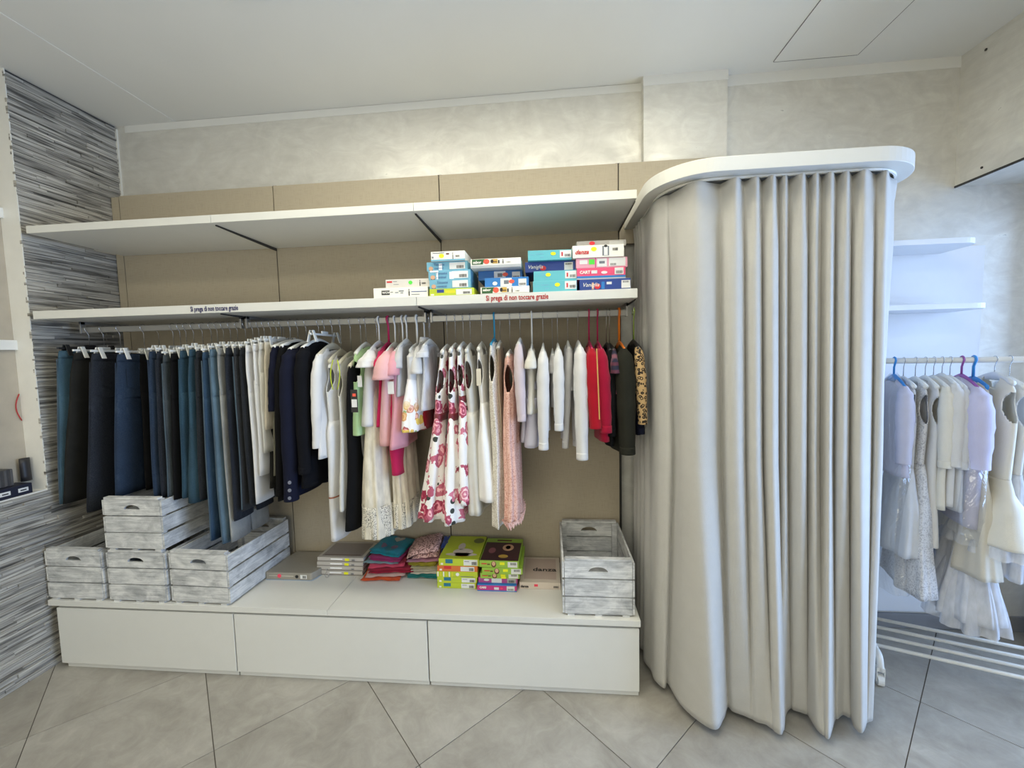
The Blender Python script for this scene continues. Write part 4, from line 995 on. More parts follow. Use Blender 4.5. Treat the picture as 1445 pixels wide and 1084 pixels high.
def trousers(short, lb, mat, px, py, qx, qy, w=.15, hemw=.075, b=.018, yaw=0.0, Y=None, hmat=H_WHITE, seam=True, flare=1.0, legin=.0, tagc=None, cat='trousers', name='trousers', hang=True, grp='trousers on the left rail'):
    X, zt, Ln, lean = put(px, py, qx, qy, w, w*.98, yaw, Y); yy = YR if Y is None else Y
    r = thing(name, lb, cat, (X, yy, zt), yaw, grp); sd = int(px*7+qx)
    cr_ = -min(.23, Ln*.3); mb = MB()
    f = lambda z: lean*(-z/Ln)
    shell(mb, [(0, w*.94, b*.9), (-.05, w*.97, b), (cr_*.6, w, b*1.15), (cr_, w*.98, b*1.15)], n=32, rows=7, lean=f(cr_), wob=.003, seed=sd)
    for s in (-1, 1):
        rg = random.Random(sd+s); pts = []
        for i in range(13):
            t = i/12; z = cr_+.02+(-Ln-cr_-.02)*t
            ry = (w*.49*(1-t)+hemw*t)*(1+.04*math.sin(5*t+sd)); rx = (b*1.05)*(1+(flare-1)*t)*(1+.14*math.sin(7*t+sd*1.3+s))
            ye = (w*.98*(1-t)+(w*.98-legin)*t)-ry
            pts.append((f(z)+.004*math.sin(6*t+sd+2*s)*t+s*.002, s*ye, z, rx, ry))
        rings = [[(x+rx*math.copysign(abs(math.sin(2*PI*j/16))**.85, math.sin(2*PI*j/16)), y+ry*math.cos(2*PI*j/16), z) for j in range(16)] for x, y, z, rx, ry in pts]
        mb.loft(rings, True, True)
    obj('legs', mb, mat, r, smooth=True)
    wbm = MB(); shell(wbm, [(.004, w*.93, b*.95+.002), (-.016, w*.955, b*1.0+.003), (-.036, w*.965, b*1.02+.002)], n=32, rows=3, wob=0, lean=f(-.036)); obj('waistband', wbm, mat, r, smooth=True, solid=.002)
    if seam:
        sm = MB(); z0, z1 = -.04, -Ln+.01
        vs = []
        for i in range(15):
            t = i/14; z = z0+(z1-z0)*t; ye = -(w*.99*(1-t)+(w*.98-legin)*t)-.0012-.0035*(1 if False else 0); x = f(z)+.004*math.sin(6*t+sd-2)*t-.002
            vs += [(x-.0035, ye+.001, z), (x, ye-.0012, z), (x+.0035, ye+.001, z)]
        for i in range(14):
            a = i*3; sm.f += [(a, a+1, a+4, a+3), (a+1, a+2, a+5, a+4)]
        sm.v = vs; obj('outer_seam', sm, D_SEAM if mat in (D['grey'], D['mid'], D['light'], D['slate'], D['blue']) else mat, r, smooth=True)
        for s in (-1, 1):
            pk = MB(); y = s*w*.5; pk.add([(f(-.1)+b*1.22+.001, y-.045, -.075), (f(-.1)+b*1.22+.001, y+.045, -.075), (f(-.17)+b*1.22+.0025, y+.04, -.16), (f(-.17)+b*1.22+.0025, y, -.178), (f(-.17)+b*1.22+.0025, y-.04, -.16)], [(0, 1, 2, 3, 4)])
            obj('back_pocket', pk, mat, r, solid=.002)
    if tagc: obj('price_tag', MB().box(b*1.25+.003, b*1.25+.0045, -w*.35, -w*.05, -.20, -.1), tagc, r)
    if hang: hanger(short, X, zt+.022, yaw, 'clip', hmat, half=w*.98, clips=(w*.72,), Y=yy, clipb=b)
    return r
def top(short, lb, mat, px, py, qx, qy, w=.15, b=.028, yaw=0.0, Y=None, sl='none', sq=None, sr=.032, smat=None, drop=.045, cat='top', name='shirt', hemflare=1.05, fold=(5, .004), neck=.055, collar=False, hm=None, hk=True, grp='tops and dresses on the middle rail', cuff=True, armhole=False, capl=.1, extra=None, hkw=None, sx=1.0, rail=None, flat=1.0, hgrp='hangers on the clothes rail'):
    """torso shell plus sleeves; sl none/short/cap/long; sq = pixel of the near cuff"""
    X, zt, Ln, lean = put(px, py, qx, qy, w, w, yaw, Y); yy = YR if Y is None else Y
    zt += drop*.6; Ln += drop*.6
    r = thing(name, lb, cat, (X, yy, zt), yaw, grp); sd = int(px*3+qx*5)
    kf = None
    def kf(z, th, y):
        if z > -.03 and abs(y) < neck and abs(math.sin(th)) > .0: return z < -.012
        if armhole and ((z+.115)/.068)**2+(math.acos(min(1, abs(math.cos(th))))/.62)**2 < 1: return False
        return True
    prof = [(0, w*.96, .008), (-.03, w, b*.7), (-.12, w*(.94 if sl != 'none' else .97), b), (-Ln*.55, w*.95, b*1.1), (-Ln, w*hemflare, b*1.25)]
    mb = MB(); shell(mb, prof, n=112 if armhole else 40, rows=90 if armhole else 24, fold=fold, lean=lean, drop=drop, keep=kf, seed=sd)
    obj('body', mb, mat, r, smooth=True, solid=.0025)
    sm = smat or mat
    if sl != 'none':
        for s in (-1, 1):
            y0 = s*(w*.92); m_ = MB()
            if sl == 'long':
                if sq:
                    B = at(sq[0], sq[1], yy-(w+.01)); ln = zt-B.z; dx = (B.x-X)
                else: ln, dx = .40, lean*.8
                pts = [(0, y0*.80, -drop*.75, .013, .028), (.0, y0*.97, -drop*.9-.03, sr*.8, sr*1.0), (dx*.3, y0*1.04, -.16, sr, sr*1.05), (dx*.62, y0*1.06, -.16-(ln-.16)*.45, sr*.92, sr*.98), (dx, y0*1.05, -ln, sr*.74, sr*.86)]
                sleeve(m_, pts, 16, wr=.05, seed=sd+s); so = obj('sleeve', m_, sm, r, smooth=True)
                if cuff:
                    x, y, z, rx, ry = pts[-1]; obj('cuff', sleeve(MB(), [(x, y, z+.03, rx*1.06, ry*1.06), (x, y, z-.004, rx*1.08, ry*1.08)], 16, True), sm, so, smooth=True)
            else:
                l_ = capl; dx = lean*.3
                pts = [(0, y0*.78, -drop*.7, .012, .03), (0, y0*1.0, -drop*.9-.025, sr*.8, sr), (dx*.5, y0*1.10, -drop-l_*.5, sr*1.0, sr*1.15), (dx, y0*1.16, -drop-l_, sr*1.12, sr*1.25)]
                so = obj('sleeve', sleeve(m_, pts, 16, wr=.03, seed=sd), sm, r, smooth=True, solid=.002)
    if collar:
        rings = [[(cx*math.sin(2*PI*j/20), cy*math.cos(2*PI*j/20), zz) for j in range(20)] for cx, cy, zz in ((.016, neck*1.0, .022), (.02, neck*1.08, .012), (.024, neck*1.2, -.012))]
        obj('collar', MB().loft(rings), mat, r, smooth=True, solid=.003)
    if extra: extra(r, X, zt, Ln, lean, w, b)
    if hk:
        kw = dict(mat=hm or H_WHITE, half=w*.92, drop=drop, Y=yy); kw.update(hkw or {})
        hanger(short, X, zt+.012, yaw, 'shoulder', grp=hgrp, rail=rail, **kw)
    return r
def dress(short, lb, mat, px, py, qx, qy, w=.13, wb=.20, b=.026, hemb=.05, waist=.30, yaw=0.0, Y=None, fold=(8, .014), sash=None, skirt=None, hm=None, hkw=None, cat='dress', name='dress', grp='tops and dresses on the middle rail', lining=None, strap=.5, neck=.055, extra=None, hk=True, rail=None, under=None, hgrp='hangers on the clothes rail', drop=.03, ah=.17, hole=None):
    """sleeveless dress: bodice with open armholes, optional sash, gathered skirt"""
    X, zt, Ln, lean = put(px, py, qx, qy, w, wb, yaw, Y); yy = YR if Y is None else Y
    zt += drop*.6; Ln += drop*.6
    r = thing(name, lb, cat, (X, yy, zt), yaw, grp); sd = int(px*3+qy)
    zw = -waist; hc, hh = hole or (.05+ah*.42, ah*.46)
    def kf(z, th, y):
        if ah and ((z+hc)/hh)**2+(math.acos(min(1, abs(math.cos(th))))/.80)**2 < 1: return False
        if z > -.05 and abs(y) < neck: return False
        return True
    mb = MB(); shell(mb, [(0, w*.80, .010), (-.04, w*.9, b*.75), (-ah, w, b), (zw, w*.86, b*1.0)], n=128, rows=60, lean=lean*waist/Ln, drop=drop, keep=kf, seed=sd, wob=.002)
    obj('bodice', mb, mat, r, smooth=True, solid=.003)
    if sash:
        m_ = MB(); shell(m_, [(zw+.018, w*.885, b*1.06+.002), (zw, w*.90, b*1.1+.003), (zw-.018, w*.90, b*1.1+.003)], n=36, rows=3, wob=0); o = obj('sash', m_, sash, r, smooth=True, solid=.002); o.location.x = lean*waist/Ln
    m_ = MB(); zz = [zw+.004, zw-.05, zw-(Ln-waist)*.5, -Ln]
    shell(m_, [(zz[0], w*.88, b*1.02), (zz[1], w*1.0, b*1.25), (zz[2], (w+wb)/2*1.02, (b*1.2+hemb)/2*1.05), (zz[3], wb, hemb)], n=96, rows=22, fold=fold, lean=lean*(Ln-waist)/Ln, seed=sd+1, wob=.003)
    for i in range(len(m_.v)): m_.v[i] = (m_.v[i][0]+lean*waist/Ln, m_.v[i][1], m_.v[i][2])
    obj('skirt', m_, skirt or mat, r, smooth=True, solid=.002)
    if under:
        m_ = MB(); shell(m_, [(zw-.05, w*.9, b), (-Ln-.05, wb*1.02, hemb*1.02)], n=80, rows=14, fold=(11, fold[1]*1.3), lean=lean, seed=sd+2); obj('underskirt', m_, under, r, smooth=True)
    if extra: extra(r, X, zt, Ln, lean, w, b)
    if hk:
        kw = dict(mat=hm or H_WHITE, half=w*.85, drop=drop, Y=yy, thick=True); kw.update(hkw or {})
        hanger(short, X, zt+.012, yaw, 'shoulder', rail=rail, grp=hgrp, **kw)
    return r

# ------------------------------------------------------------------ left rail: trousers
T = trousers
T('leftmost blue jeans', 'mid blue jeans at the far left of the rail, beside the stone wall', D['blue'], 80, 496, 84, 712, .155, .085, .020, hmat=H_BLACK)
T('charcoal trousers at far left', 'wide charcoal trousers next to the leftmost blue jeans', C_CHAR, 102, 499, 88, 712, .155, .10, .022, seam=False)
T('dark navy jeans with a tag', 'near black navy jeans with brown price tag, third from the left', D['navy'], 127, 500, 124, 724, .155, .09, .022, tagc=plain('tag_kraft', rgb(176, 120, 74), .7))
T('faded dark blue jeans', 'dark blue jeans with faded thigh showing their whole side', D['dark'], 163, 501, 163, 702, .155, .085, .020)
T('black leggings behind', 'black leggings hanging behind the faded dark blue jeans', C_BLACK, 196, 502, 207, 692, .12, .06, .016, seam=False, Y=-.24)
T('slim blue jeans', 'slim blue jeans to the right of the black leggings', D['dark'], 208, 497, 218, 703, .150, .07, .016)
T('slim navy jeans', 'slim navy jeans pressed against grey stitched jeans', D['navy'], 219, 497, 229, 703, .148, .07, .015)
T('grey jeans with side stitching', 'grey jeans with pale side stitching, left of black trousers', D['grey'], 228, 502, 238, 706, .150, .07, .013)
T('black trousers mid left', 'black trousers between grey stitched jeans and teal jeans', C_BLACK, 239, 500, 246, 706, .150, .08, .017, seam=False)
T('narrow teal jeans', 'narrow teal blue jeans, left one of the two teal pairs', D['teal'], 252, 496, 258, 704, .150, .08, .015)
T('wide teal jeans', 'wide plain teal blue trousers with a flared hem', D['teal'], 265, 494, 270, 711, .150, .09, .014, flare=3.0, seam=False)
T('black jeans after the teal ones', 'black jeans between wide teal trousers and long blue jeans', D['black'], 275, 496, 283, 706, .148, .07, .013)
T('long dark blue jeans', 'long dark blue jeans reaching down into the crate', D['mid'], 284, 498, 297, 764, .150, .07, .016, legin=.0)
T('long washed light blue jeans', 'long washed light blue jeans reaching down into the crate', D['light'], 294, 494, 314, 768, .150, .075, .018, flare=1.3)
T('pale grey jeans', 'pale grey jeans beside the long light blue pair', D['pale'], 305, 492, 326, 766, .148, .07, .011, seam=False)
T('navy jeans right of pale grey', 'dark navy jeans right of the pale grey pair', D['navy'], 317, 492, 331, 736, .148, .07, .014)
T('slate grey jeans', 'slate grey jeans with stitched side seam', D['slate'], 328, 492, 343, 722, .148, .07, .013)
T('black jeans before the white ones', 'black jeans just left of the white trousers', D['black'], 337, 492, 353, 714, .148, .07, .012)
T('first white trousers', 'long white trousers, first of the white pairs from the left', C_WHITE, 345, 488, 363, 712, .148, .07, .012, seam=False)
T('second white trousers', 'white trousers in the middle of the white pairs', C_WHITE, 355, 486, 368, 672, .148, .07, .012, seam=False)
T('off white trousers', 'off white trousers right of the white pairs', C_OFF, 364, 484, 372, 640, .145, .07, .010, seam=False)
T('cream cropped trousers', 'cream cropped trousers, shortest on the left rail', C_CREAM, 372, 484, 376, 607, .14, .07, .011, seam=False)
T('dark grey trousers behind', 'dark grey trousers hanging behind the cream cropped pair', C_CHAR, 378, 486, 382, 690, .13, .06, .012, seam=False, Y=-.27)
def jk(short, lb, mat, px, py, qx, qy, **kw): return top(short, lb, mat, px, py, qx, qy, cat='jacket', name='jacket', **kw)
jk('short navy jacket', 'short navy jacket left of the black blazer', C_NAVY, 383, 487, 381, 578, w=.155, b=.016, sl='long', sq=(381, 580), sr=.02, drop=.03)
T('olive grey trousers', 'olive grey trousers below the short navy jacket', C_SAND, 388, 500, 386, 672, .13, .06, .011, seam=False, Y=-.28)
jk('black blazer', 'black blazer between short navy jacket and navy coat sleeve', C_BLACK, 394, 486, 394, 707, w=.155, b=.018, sl='long', sq=(392, 700), sr=.02, drop=.03)
def btn(r, X, zt, Ln, lean, w, b):
    for i in range(3):
        p = at(409, 681+11*i, YR-w-.045); q = Vector((p.x-X, p.y-YR, p.z-zt))
        obj('cuff_button', MB().tube([q, q+Vector((0, -.004, 0))], .0085, 12), plain('button_grey', rgb(120, 124, 138), .35), r)
jk('navy coat with cuff buttons', 'navy coat with three buttons on its cuff', C_NAVY, 406, 490, 410, 704, w=.16, b=.022, sl='long', sq=(409, 706), sr=.042, drop=.035, extra=btn)
jk('black jacket', 'black jacket right of the navy coat, last on the left rail', C_INK, 424, 487, 428, 690, w=.165, b=.034, sl='long', sq=(428, 668), sr=.036, drop=.04, hemflare=1.0)

# ------------------------------------------------------------------ middle rail: pale tops, skirts
top('white long cardigan', 'long white cardigan, first garment right of the black jackets', C_WHITE, 445, 497, 452, 648, w=.165, b=.020, sl='long', sq=(445, 632), sr=.026, drop=.06, hm=H_BEIGE, hkw=dict(thick=True))
dress('white jumpsuit', 'white sleeveless jumpsuit with a brown line near the hem', C_WHITE, 461, 505, 471, 765, w=.145, wb=.12, b=.026, hemb=.032, waist=.35, fold=(4, .004), cat='jumpsuit', name='jumpsuit', hm=H_BEIGE, drop=.05,
      extra=lambda r, X, zt, Ln, lean, w, b: obj('brown_line', shell(MB(), [(-Ln+.24, .142, .034), (-Ln+.232, .142, .034)], n=40, rows=1, wob=0), PAP('trim_brown', 150, 92, 66), r).__setattr__('location', (lean*.75, 0, 0)))
def cord(r, X, zt, Ln, lean, w, b):
    for s in (0, 1):
        p = [at(470+3.5*math.sin(PI*i/9)*(-1 if s == 0 else 1)+s*7-1*s, 508+42*i/9, YR-w-.012) for i in range(10)]
        obj('neon_cord', MB().tube([Vector((q.x-X, q.y-YR, q.z-zt)) for q in p], .0024, 6), C_LIMEC, r, smooth=True)
top('white top with neon cords', 'white sleeveless top with hanging neon yellow cords', C_OFF, 476, 508, 483, 722, w=.145, b=.018, drop=.05, hm=H_BEIGE, extra=cord, armhole=True)
def bt(r, X, zt, Ln, lean, w, b):
    p = at(500, 566, YR-w-.02)
    o = obj('black_tag', MB().box(p.x-X-.017, p.x-X+.017, p.y-YR-.001, p.y-YR, p.z-zt-.055, p.z-zt+.055), P_BLACK, r)
    obj('orange_sticker', MB().box(p.x-X-.007, p.x-X+.009, p.y-YR-.0018, p.y-YR, p.z-zt+.022, p.z-zt+.036), S_RED, o); obj('barcode_label', MB().box(p.x-X-.013, p.x-X+.013, p.y-YR-.0018, p.y-YR, p.z-zt-.03, p.z-zt+.008), P_LAB, o)
top('long black dress', 'long black sleeveless dress with a black price tag', C_BLACK, 491, 512, 492, 751, w=.15, b=.031, drop=.05, hemflare=1.0, hm=H_BEIGE, cat='dress', name='dress', extra=bt, fold=(4, .005), sx=1)
top('light green top', 'light green sleeveless top between black dress and white tops', C_MINT, 500, 494, 502, 615, w=.135, b=.034, drop=.05, hm=H_WHITE, armhole=True, extra=lambda r, X, zt, Ln, lean, w, b: obj('white_tag', MB().box(.012, .034, -w-.008, -w-.006, -.21, -.155), P_LAB, r))
T('pale grey leggings', 'thin pale grey leggings hanging behind the light green top', C_GREYW, 507, 560, 507, 736, .12, .05, .012, seam=False, hang=False, grp='tops and dresses on the middle rail', Y=-.26)
top('white cap sleeve top', 'white cap sleeve top beside the pink tops', C_WHITE, 519, 492, 516, 602, w=.14, b=.036, sl='cap', capl=.07, sr=.042, drop=.05, hkw=dict(wire=False), hemflare=1.1)
def skirt(short, lb, px, py, qx, qy, w, wb, b, hemb, mat, hem, hemh, Y=None, tier=None, **kw):
    X, zt, Ln, lean = put(px, py, qx, qy, w, wb, 0, Y); yy = YR if Y is None else Y
    r = thing('skirt', lb, 'skirt', (X, yy, zt), 0, 'tops and dresses on the middle rail')
    m_ = MB(); shell(m_, [(0, w, b), (-Ln*.3, (w+wb)*.5, (b+hemb)*.5), (-Ln, wb, hemb)], n=90, rows=22, fold=(9, .012), lean=lean, seed=int(px)); obj('tulle_layer', m_, mat, r, smooth=True)
    m_ = MB(); shell(m_, [(-Ln+hemh, wb*.985, hemb*1.0), (-Ln+hemh*.5, wb*1.01, hemb*1.04), (-Ln, wb*1.0, hemb*1.02)], n=90, rows=8, fold=(9, .010), lean=0, seed=int(px)+3); o = obj('lace_hem', m_, hem, r, smooth=True, solid=.003); o.location.x = lean*(1-hemh/Ln*.5)
    m_ = MB(); shell(m_, [(.012, w*.98, b), (-.015, w*1.01, b*1.05)], n=40, rows=2, wob=0); obj('waistband', m_, mat, r, smooth=True, solid=.003)
    m_ = MB(); shell(m_, [(-.03, w*.9, b*.7), (-Ln*.97, wb*.9, hemb*.8)], n=40, rows=8, fold=(5, .006), lean=lean); obj('lining', m_, C_CREAM, r, smooth=True)
    hanger(short, X, zt+.022, 0, 'clip', H_WHITE, half=w, clips=(w*.7,), Y=yy, clipb=b); return r
skirt('cream tulle skirt', 'cream tulle skirt with a broad sequin lace hem, in front', 522, 520, 524, 762, .10, .155, .026, .084, X_TULLE, X_SEQ, .16)
skirt('second tulle skirt', 'shorter cream tulle skirt with sequin hem, behind the pink tops', 556, 540, 563, 747, .10, .13, .022, .05, X_TULLE, X_SEQ, .13, Y=-.26)
T('fuchsia leggings', 'fuchsia leggings hanging below the pink tops', C_FUCH, 553, 556, 556, 672, .12, .07, .03, seam=False, hang=False, grp='tops and dresses on the middle rail')
top('fuchsia top', 'fuchsia top half hidden between white cap sleeve and pink tops', C_FUCH, 534, 494, 534, 603, w=.135, b=.014, sl='cap', capl=.06, sr=.02, hm=H_PINKH, hkw=dict(wire=False, thick=True), drop=.05)
top('front pink T-shirt', 'pale pink short sleeved top, front one of the pink pair', C_LPINK, 542, 494, 541, 630, w=.15, b=.032, sl='short', capl=.12, sr=.044, drop=.05, hkw=dict(wire=False), hemflare=1.05,
    extra=lambda r, X, zt, Ln, lean, w, b: obj('white_tag', MB().box(.02, .05, -w-.026, -w-.024, -.24, -.18), P_LAB, r))
top('second pink top', 'pink short sleeved dress right behind the pale pink top', C_PINK, 554, 494, 556, 634, w=.145, b=.032, sl='short', capl=.10, sr=.032, drop=.05, hkw=dict(wire=False), hemflare=1.15, fold=(6, .008))
top('grey white polo', 'greyish white top left of the flower hemmed dress', C_GREYW, 561, 488, 560, 560, w=.135, b=.018, sl='short', capl=.09, sr=.022, drop=.045, hkw=dict(wire=False))
X_HEM = floral('flower_hem_print', rgb(232, 230, 230), 22, hem=(-.25, -.31))
dress('white dress with flower hem', 'white short dress with yellow and pink flowers at the hem', C_WHITE, 576, 492, 574, 611, w=.14, wb=.165, b=.030, hemb=.058, waist=.17, ah=.0, fold=(7, .008), skirt=X_HEM, hkw=dict(wire=False))
top('white blouse with peter pan collar', 'white short sleeved blouse right of the flower hemmed dress', C_WHITE, 588, 488, 589, 584, w=.13, b=.020, sl='short', capl=.12, sr=.026, drop=.04, Y=-.27, hkw=dict(wire=False), collar=True)
top('sheer white top', 'sheer white ruffled top behind the white blouse', X_TULLEW, 597, 486, 597, 580, w=.12, b=.02, sl='cap', capl=.05, sr=.028, drop=.03)
T('dark red shorts', 'dark red trousers on white pegs left of the floral dresses', C_DRED, 598, 545, 597, 607, .12, .08, .02, seam=False, name='shorts', cat='shorts', grp='tops and dresses on the middle rail', Y=-.25)

# ------------------------------------------------------------------ right rail: dresses
C_SASH = satin('wine_sash', rgb(112, 12, 32))
dress('first floral dress', 'white rose print dress with wine sash, leftmost of the three', X_FLORAL, 622, 494, 604, 737, w=.135, wb=.165, b=.026, hemb=.066, waist=.345, ah=.23, hole=(.165, .062), fold=(6, .018), sash=C_SASH)
dress('second floral dress', 'white rose print dress with wine sash, middle of the three', X_FLORAL, 634, 492, 634, 742, w=.14, wb=.175, b=.024, hemb=.062, waist=.35, ah=.23, hole=(.165, .062), fold=(6, .017), sash=C_SASH)
dress('third floral dress', 'white rose print dress with wine sash, rightmost of the three', X_FLORAL, 646, 490, 655, 714, w=.135, wb=.165, b=.022, hemb=.050, waist=.27, ah=.2, hole=(.15, .055), fold=(6, .014), sash=C_SASH)
dress('plain white dress', 'plain white sleeveless dress between floral and satin dresses', C_OFF, 657, 492, 670, 729, w=.13, wb=.15, b=.026, hemb=.044, waist=.33, hole=(.135, .075), fold=(5, .010))
def wtag(r, X, zt, Ln, lean, w, b): obj('hang_tag', MB().box(-.008, .014, -w-.012, -w-.010, -.2, -.12), PAP('tag_beige', 206, 196, 176), r)
dress('white satin dress', 'white satin sleeveless dress with a beige hang tag', C_SATIN, 674, 490, 687, 710, w=.13, wb=.16, b=.020, hemb=.060, waist=.29, hole=(.13, .07), fold=(5, .008), extra=wtag)
top('white lace dress on turquoise hanger', 'long white lace dress on a turquoise hanger', X_LACEW, 692, 484, 703, 744, w=.15, b=.022, drop=.03, hemflare=1.15, hm=H_TURQ, hkw=dict(wire=False), fold=(7, .012), cat='dress', name='dress', armhole=True)
top('beige slip dress', 'beige sleeveless slip dress squeezed beside the white lace dress', C_BEIGE, 702, 488, 709, 700, w=.12, b=.012, drop=.03, cat='dress', name='dress', fold=(5, .006), Y=-.27)
def fr_(r, X, zt, Ln, lean, w, b):
    m_ = MB()
    for j in range(26):
        th = 2*PI*j/26; y = (w*1.24)*math.cos(th); x = lean+b*1.55*math.sin(th); m_.add([(x-.012, y-.012, -Ln+.005), (x+.012, y+.012, -Ln+.005), (x+.003, y, -Ln-.03-.008*math.sin(j*5))], [(0, 1, 2)])
    obj('fringe', m_, X_LACEP, r)
top('peach lace dress', 'long peach lace dress with a pointed fringed hem', X_LACEP, 716, 500, 721, 735, w=.145, b=.034, drop=.02, hemflare=1.2, fold=(8, .012), cat='dress', name='dress', armhole=True, extra=fr_, hm=H_WHITE, hkw=dict(thick=True))
top('rosy white long sleeved top', 'rosy white long sleeved top just right of the peach dress', cloth('rosy_white', rgb(222, 208, 212), .9, .04), 731, 484, 737, 592, w=.15, b=.018, sl='long', sq=(736, 594), sr=.026, drop=.03)
T('pale lilac trousers', 'pale lilac grey trousers below the rosy white top', C_LAV, 739, 520, 740, 625, .12, .06, .014, seam=False, hang=False, grp='tops and dresses on the middle rail', Y=-.26)
top('cream knitted vest', 'cream knitted top with lavender skirt below, by the white shirt', C_OFF, 749, 494, 748, 585, w=.145, b=.026, sl='short', capl=.07, sr=.026, drop=.04, hkw=dict(wire=False))
T('lavender leggings', 'lavender white leggings below the cream knitted top', C_LAV, 750, 540, 750, 633, .135, .07, .03, seam=False, hang=False, grp='tops and dresses on the middle rail')
top('white school shirt', 'white shirt with a cuffed hanging sleeve right of the cream knit', C_WHITE, 766, 494, 768, 610, w=.145, b=.022, sl='long', sq=(767, 634), sr=.030, drop=.04)
top('grey white tee', 'greyish white top mostly hidden behind white sleeves', C_GREYW, 780, 500, 782, 575, w=.12, b=.018, sl='short', capl=.08, sr=.022, drop=.03, Y=-.26)
top('white shirt with slim sleeve', 'white shirt with slim cuffed sleeve left of the grey scoop top', C_WHITE, 788, 492, 790, 590, w=.145, b=.020, sl='long', sq=(789, 607), sr=.027, drop=.03)
top('grey scoop neck top', 'pale grey scoop neck top with a visible neckline', C_GREYW, 803, 490, 803, 552, w=.12, b=.03, sl='long', sq=(798, 632), sr=.020, drop=.04, neck=.07, Y=-.27)
top('white blouse with long sleeve', 'white blouse with the longest hanging sleeve, left of red cardigans', C_WHITE, 819, 488, 822, 600, w=.15, b=.024, sl='long', sq=(822, 648), sr=.035, drop=.03)
def zipx(r, X, zt, Ln, lean, w, b):
    p0, p1 = at(842, 492, YR-w-.05), at(846, 592, YR-w-.05)
    q0, q1 = Vector((p0.x-X, p0.y-YR, p0.z-zt)), Vector((p1.x-X, p1.y-YR, p1.z-zt)); obj('zipper', MB().tube([q0, q1], .0028, 6), C_GOLD, r)
top('red cardigan with gold zip', 'red cardigan with a gold zip and raspberry hanger', C_RED, 836, 490, 841, 605, w=.155, b=.032, sl='long', sq=(841, 604), sr=.036, drop=.035, hm=H_PINKH, hkw=dict(wire=False), cat='cardigan', name='cardigan', extra=zipx)
top('crimson cardigan', 'crimson cardigan right of the zipped red one', C_CRIM, 849, 490, 855, 624, w=.155, b=.026, sl='long', sq=(856, 610), sr=.034, drop=.035, hm=H_PINKH, hkw=dict(wire=False), cat='cardigan', name='cardigan')
top('black cardigan', 'black cardigan behind the plaid shirt', C_BLACK, 862, 492, 864, 630, w=.145, b=.020, sl='long', sq=(864, 615), sr=.024, drop=.035, cat='cardigan', name='cardigan', hm=H_BLACK)
top('plaid shirt', 'short dark plaid shirt between crimson cardigan and olive jacket', X_PLAID, 867, 492, 870, 556, w=.15, b=.014, sl='short', capl=.10, sr=.02, drop=.03, hm=H_BLACK)
jk('dark olive jacket', 'dark olive jacket on an orange hanger', C_OLIVE, 882, 490, 884, 640, w=.155, b=.036, sl='long', sq=(886, 640), sr=.046, drop=.035, hm=H_ORANGE, hkw=dict(wire=False, thick=True))
jk('navy jacket behind leopard sleeve', 'navy jacket under the leopard print top', C_NAVY, 903, 494, 902, 614, w=.145, b=.018, sl='long', sq=(905, 612), sr=.024, drop=.035, hm=H_LIME, hkw=dict(wire=False), Y=-.28)
top('leopard print top', 'leopard print top with long sleeve, beside the grey curtain', C_BLACK, 903, 488, 908, 590, w=.155, b=.018, sl='long', sq=(908, 598), sr=.026, smat=X_LEO, drop=.035, hm=H_BLACK)
h = hanger('empty', at(440, 480, -.42).x, 1.735, 0, 'clip', H_WHITE, half=.13, clips=(.115,)); h['label'] = 'white clip hanger sticking out empty between black jacket and white cardigan'

# ------------------------------------------------------------------ right: wall shelves
C_SHELF = plain('wall_shelf_white', rgb(222, 225, 230), .5, var=.01)
for z0, x1, lb in ((2.085, 4.68, 'white wall shelf with rounded corner, upper one right of the curtain'), (1.775, 4.74, 'white wall shelf right of the curtain just above the white dresses')):
    P = [(4.12, YW-.014), (4.12, -.17)]+[(x1-.08+.08*math.sin(a), -.09-.08*math.cos(a)) for a in [PI/2*i/8 for i in range(9)]]+[(x1, YW-.014)]
    o = obj('wall_shelf', MB().prism(P, z0, z0+.026), C_SHELF, bevel=.001); tag(o, lb, 'shelf', 'shelves right of the curtain')
o = obj('wall_board', MB().box(4.06, 4.90, YW-.013, YW-.0005, .1, 2.12), C_SHELF); tag(o, 'large white board on the wall behind the white dresses', 'board')

# ------------------------------------------------------------------ right: rolling rack
RA = Vector((4.20, -.10)); RD = Vector((.934, -.357)); RN = Vector((-.357, -.934)); RYAW = math.atan2(RD.y, RD.x); ZRK = 1.528; RL = 1.12
M_RACK = plain('rack_white', rgb(226, 226, 222), .35)
t = thing('garment_rack', 'white rolling garment rack with the white dresses', 'rack', (RA.x, RA.y, 0), RYAW)
obj('rail', MB().tube([(-.03, 0, ZRK), (RL+.03, 0, ZRK)], .014, 14), M_RACK, t, smooth=True)
for s in (0.04, RL):
    obj('upright', MB().tube([(s, 0, .125), (s, 0, ZRK)], .013, 12), M_RACK, t, smooth=True)
    foot = [(s, -.27, .075)]+[(s, -.27+.035*(1-math.cos(a)), .085+.05*math.sin(a)) for a in [PI/2*i/6 for i in range(1, 7)]]
    foot += [(s, -.13, .135), (s, .13, .135)]+[(s, .27-.035*(1-math.cos(a)), .085+.05*math.sin(a)) for a in [PI/2*i/6 for i in range(6, 0, -1)]]+[(s, .27, .075)]
    obj('foot', MB().tube(foot, .014, 10), M_RACK, t, smooth=True)
    for y in (-.27, .27):
        c = obj('castor', MB().tube([(s-.012, y, .026), (s+.012, y, .026)], .026, 16), M_RACK, t)
        obj('fork', MB().box(s-.016, s-.0125, y-.012, y+.012, .02, .075).box(s+.0125, s+.016, y-.012, y+.012, .02, .075).box(s-.016, s+.016, y-.012, y+.012, .072, .09), H_WHITE, c)
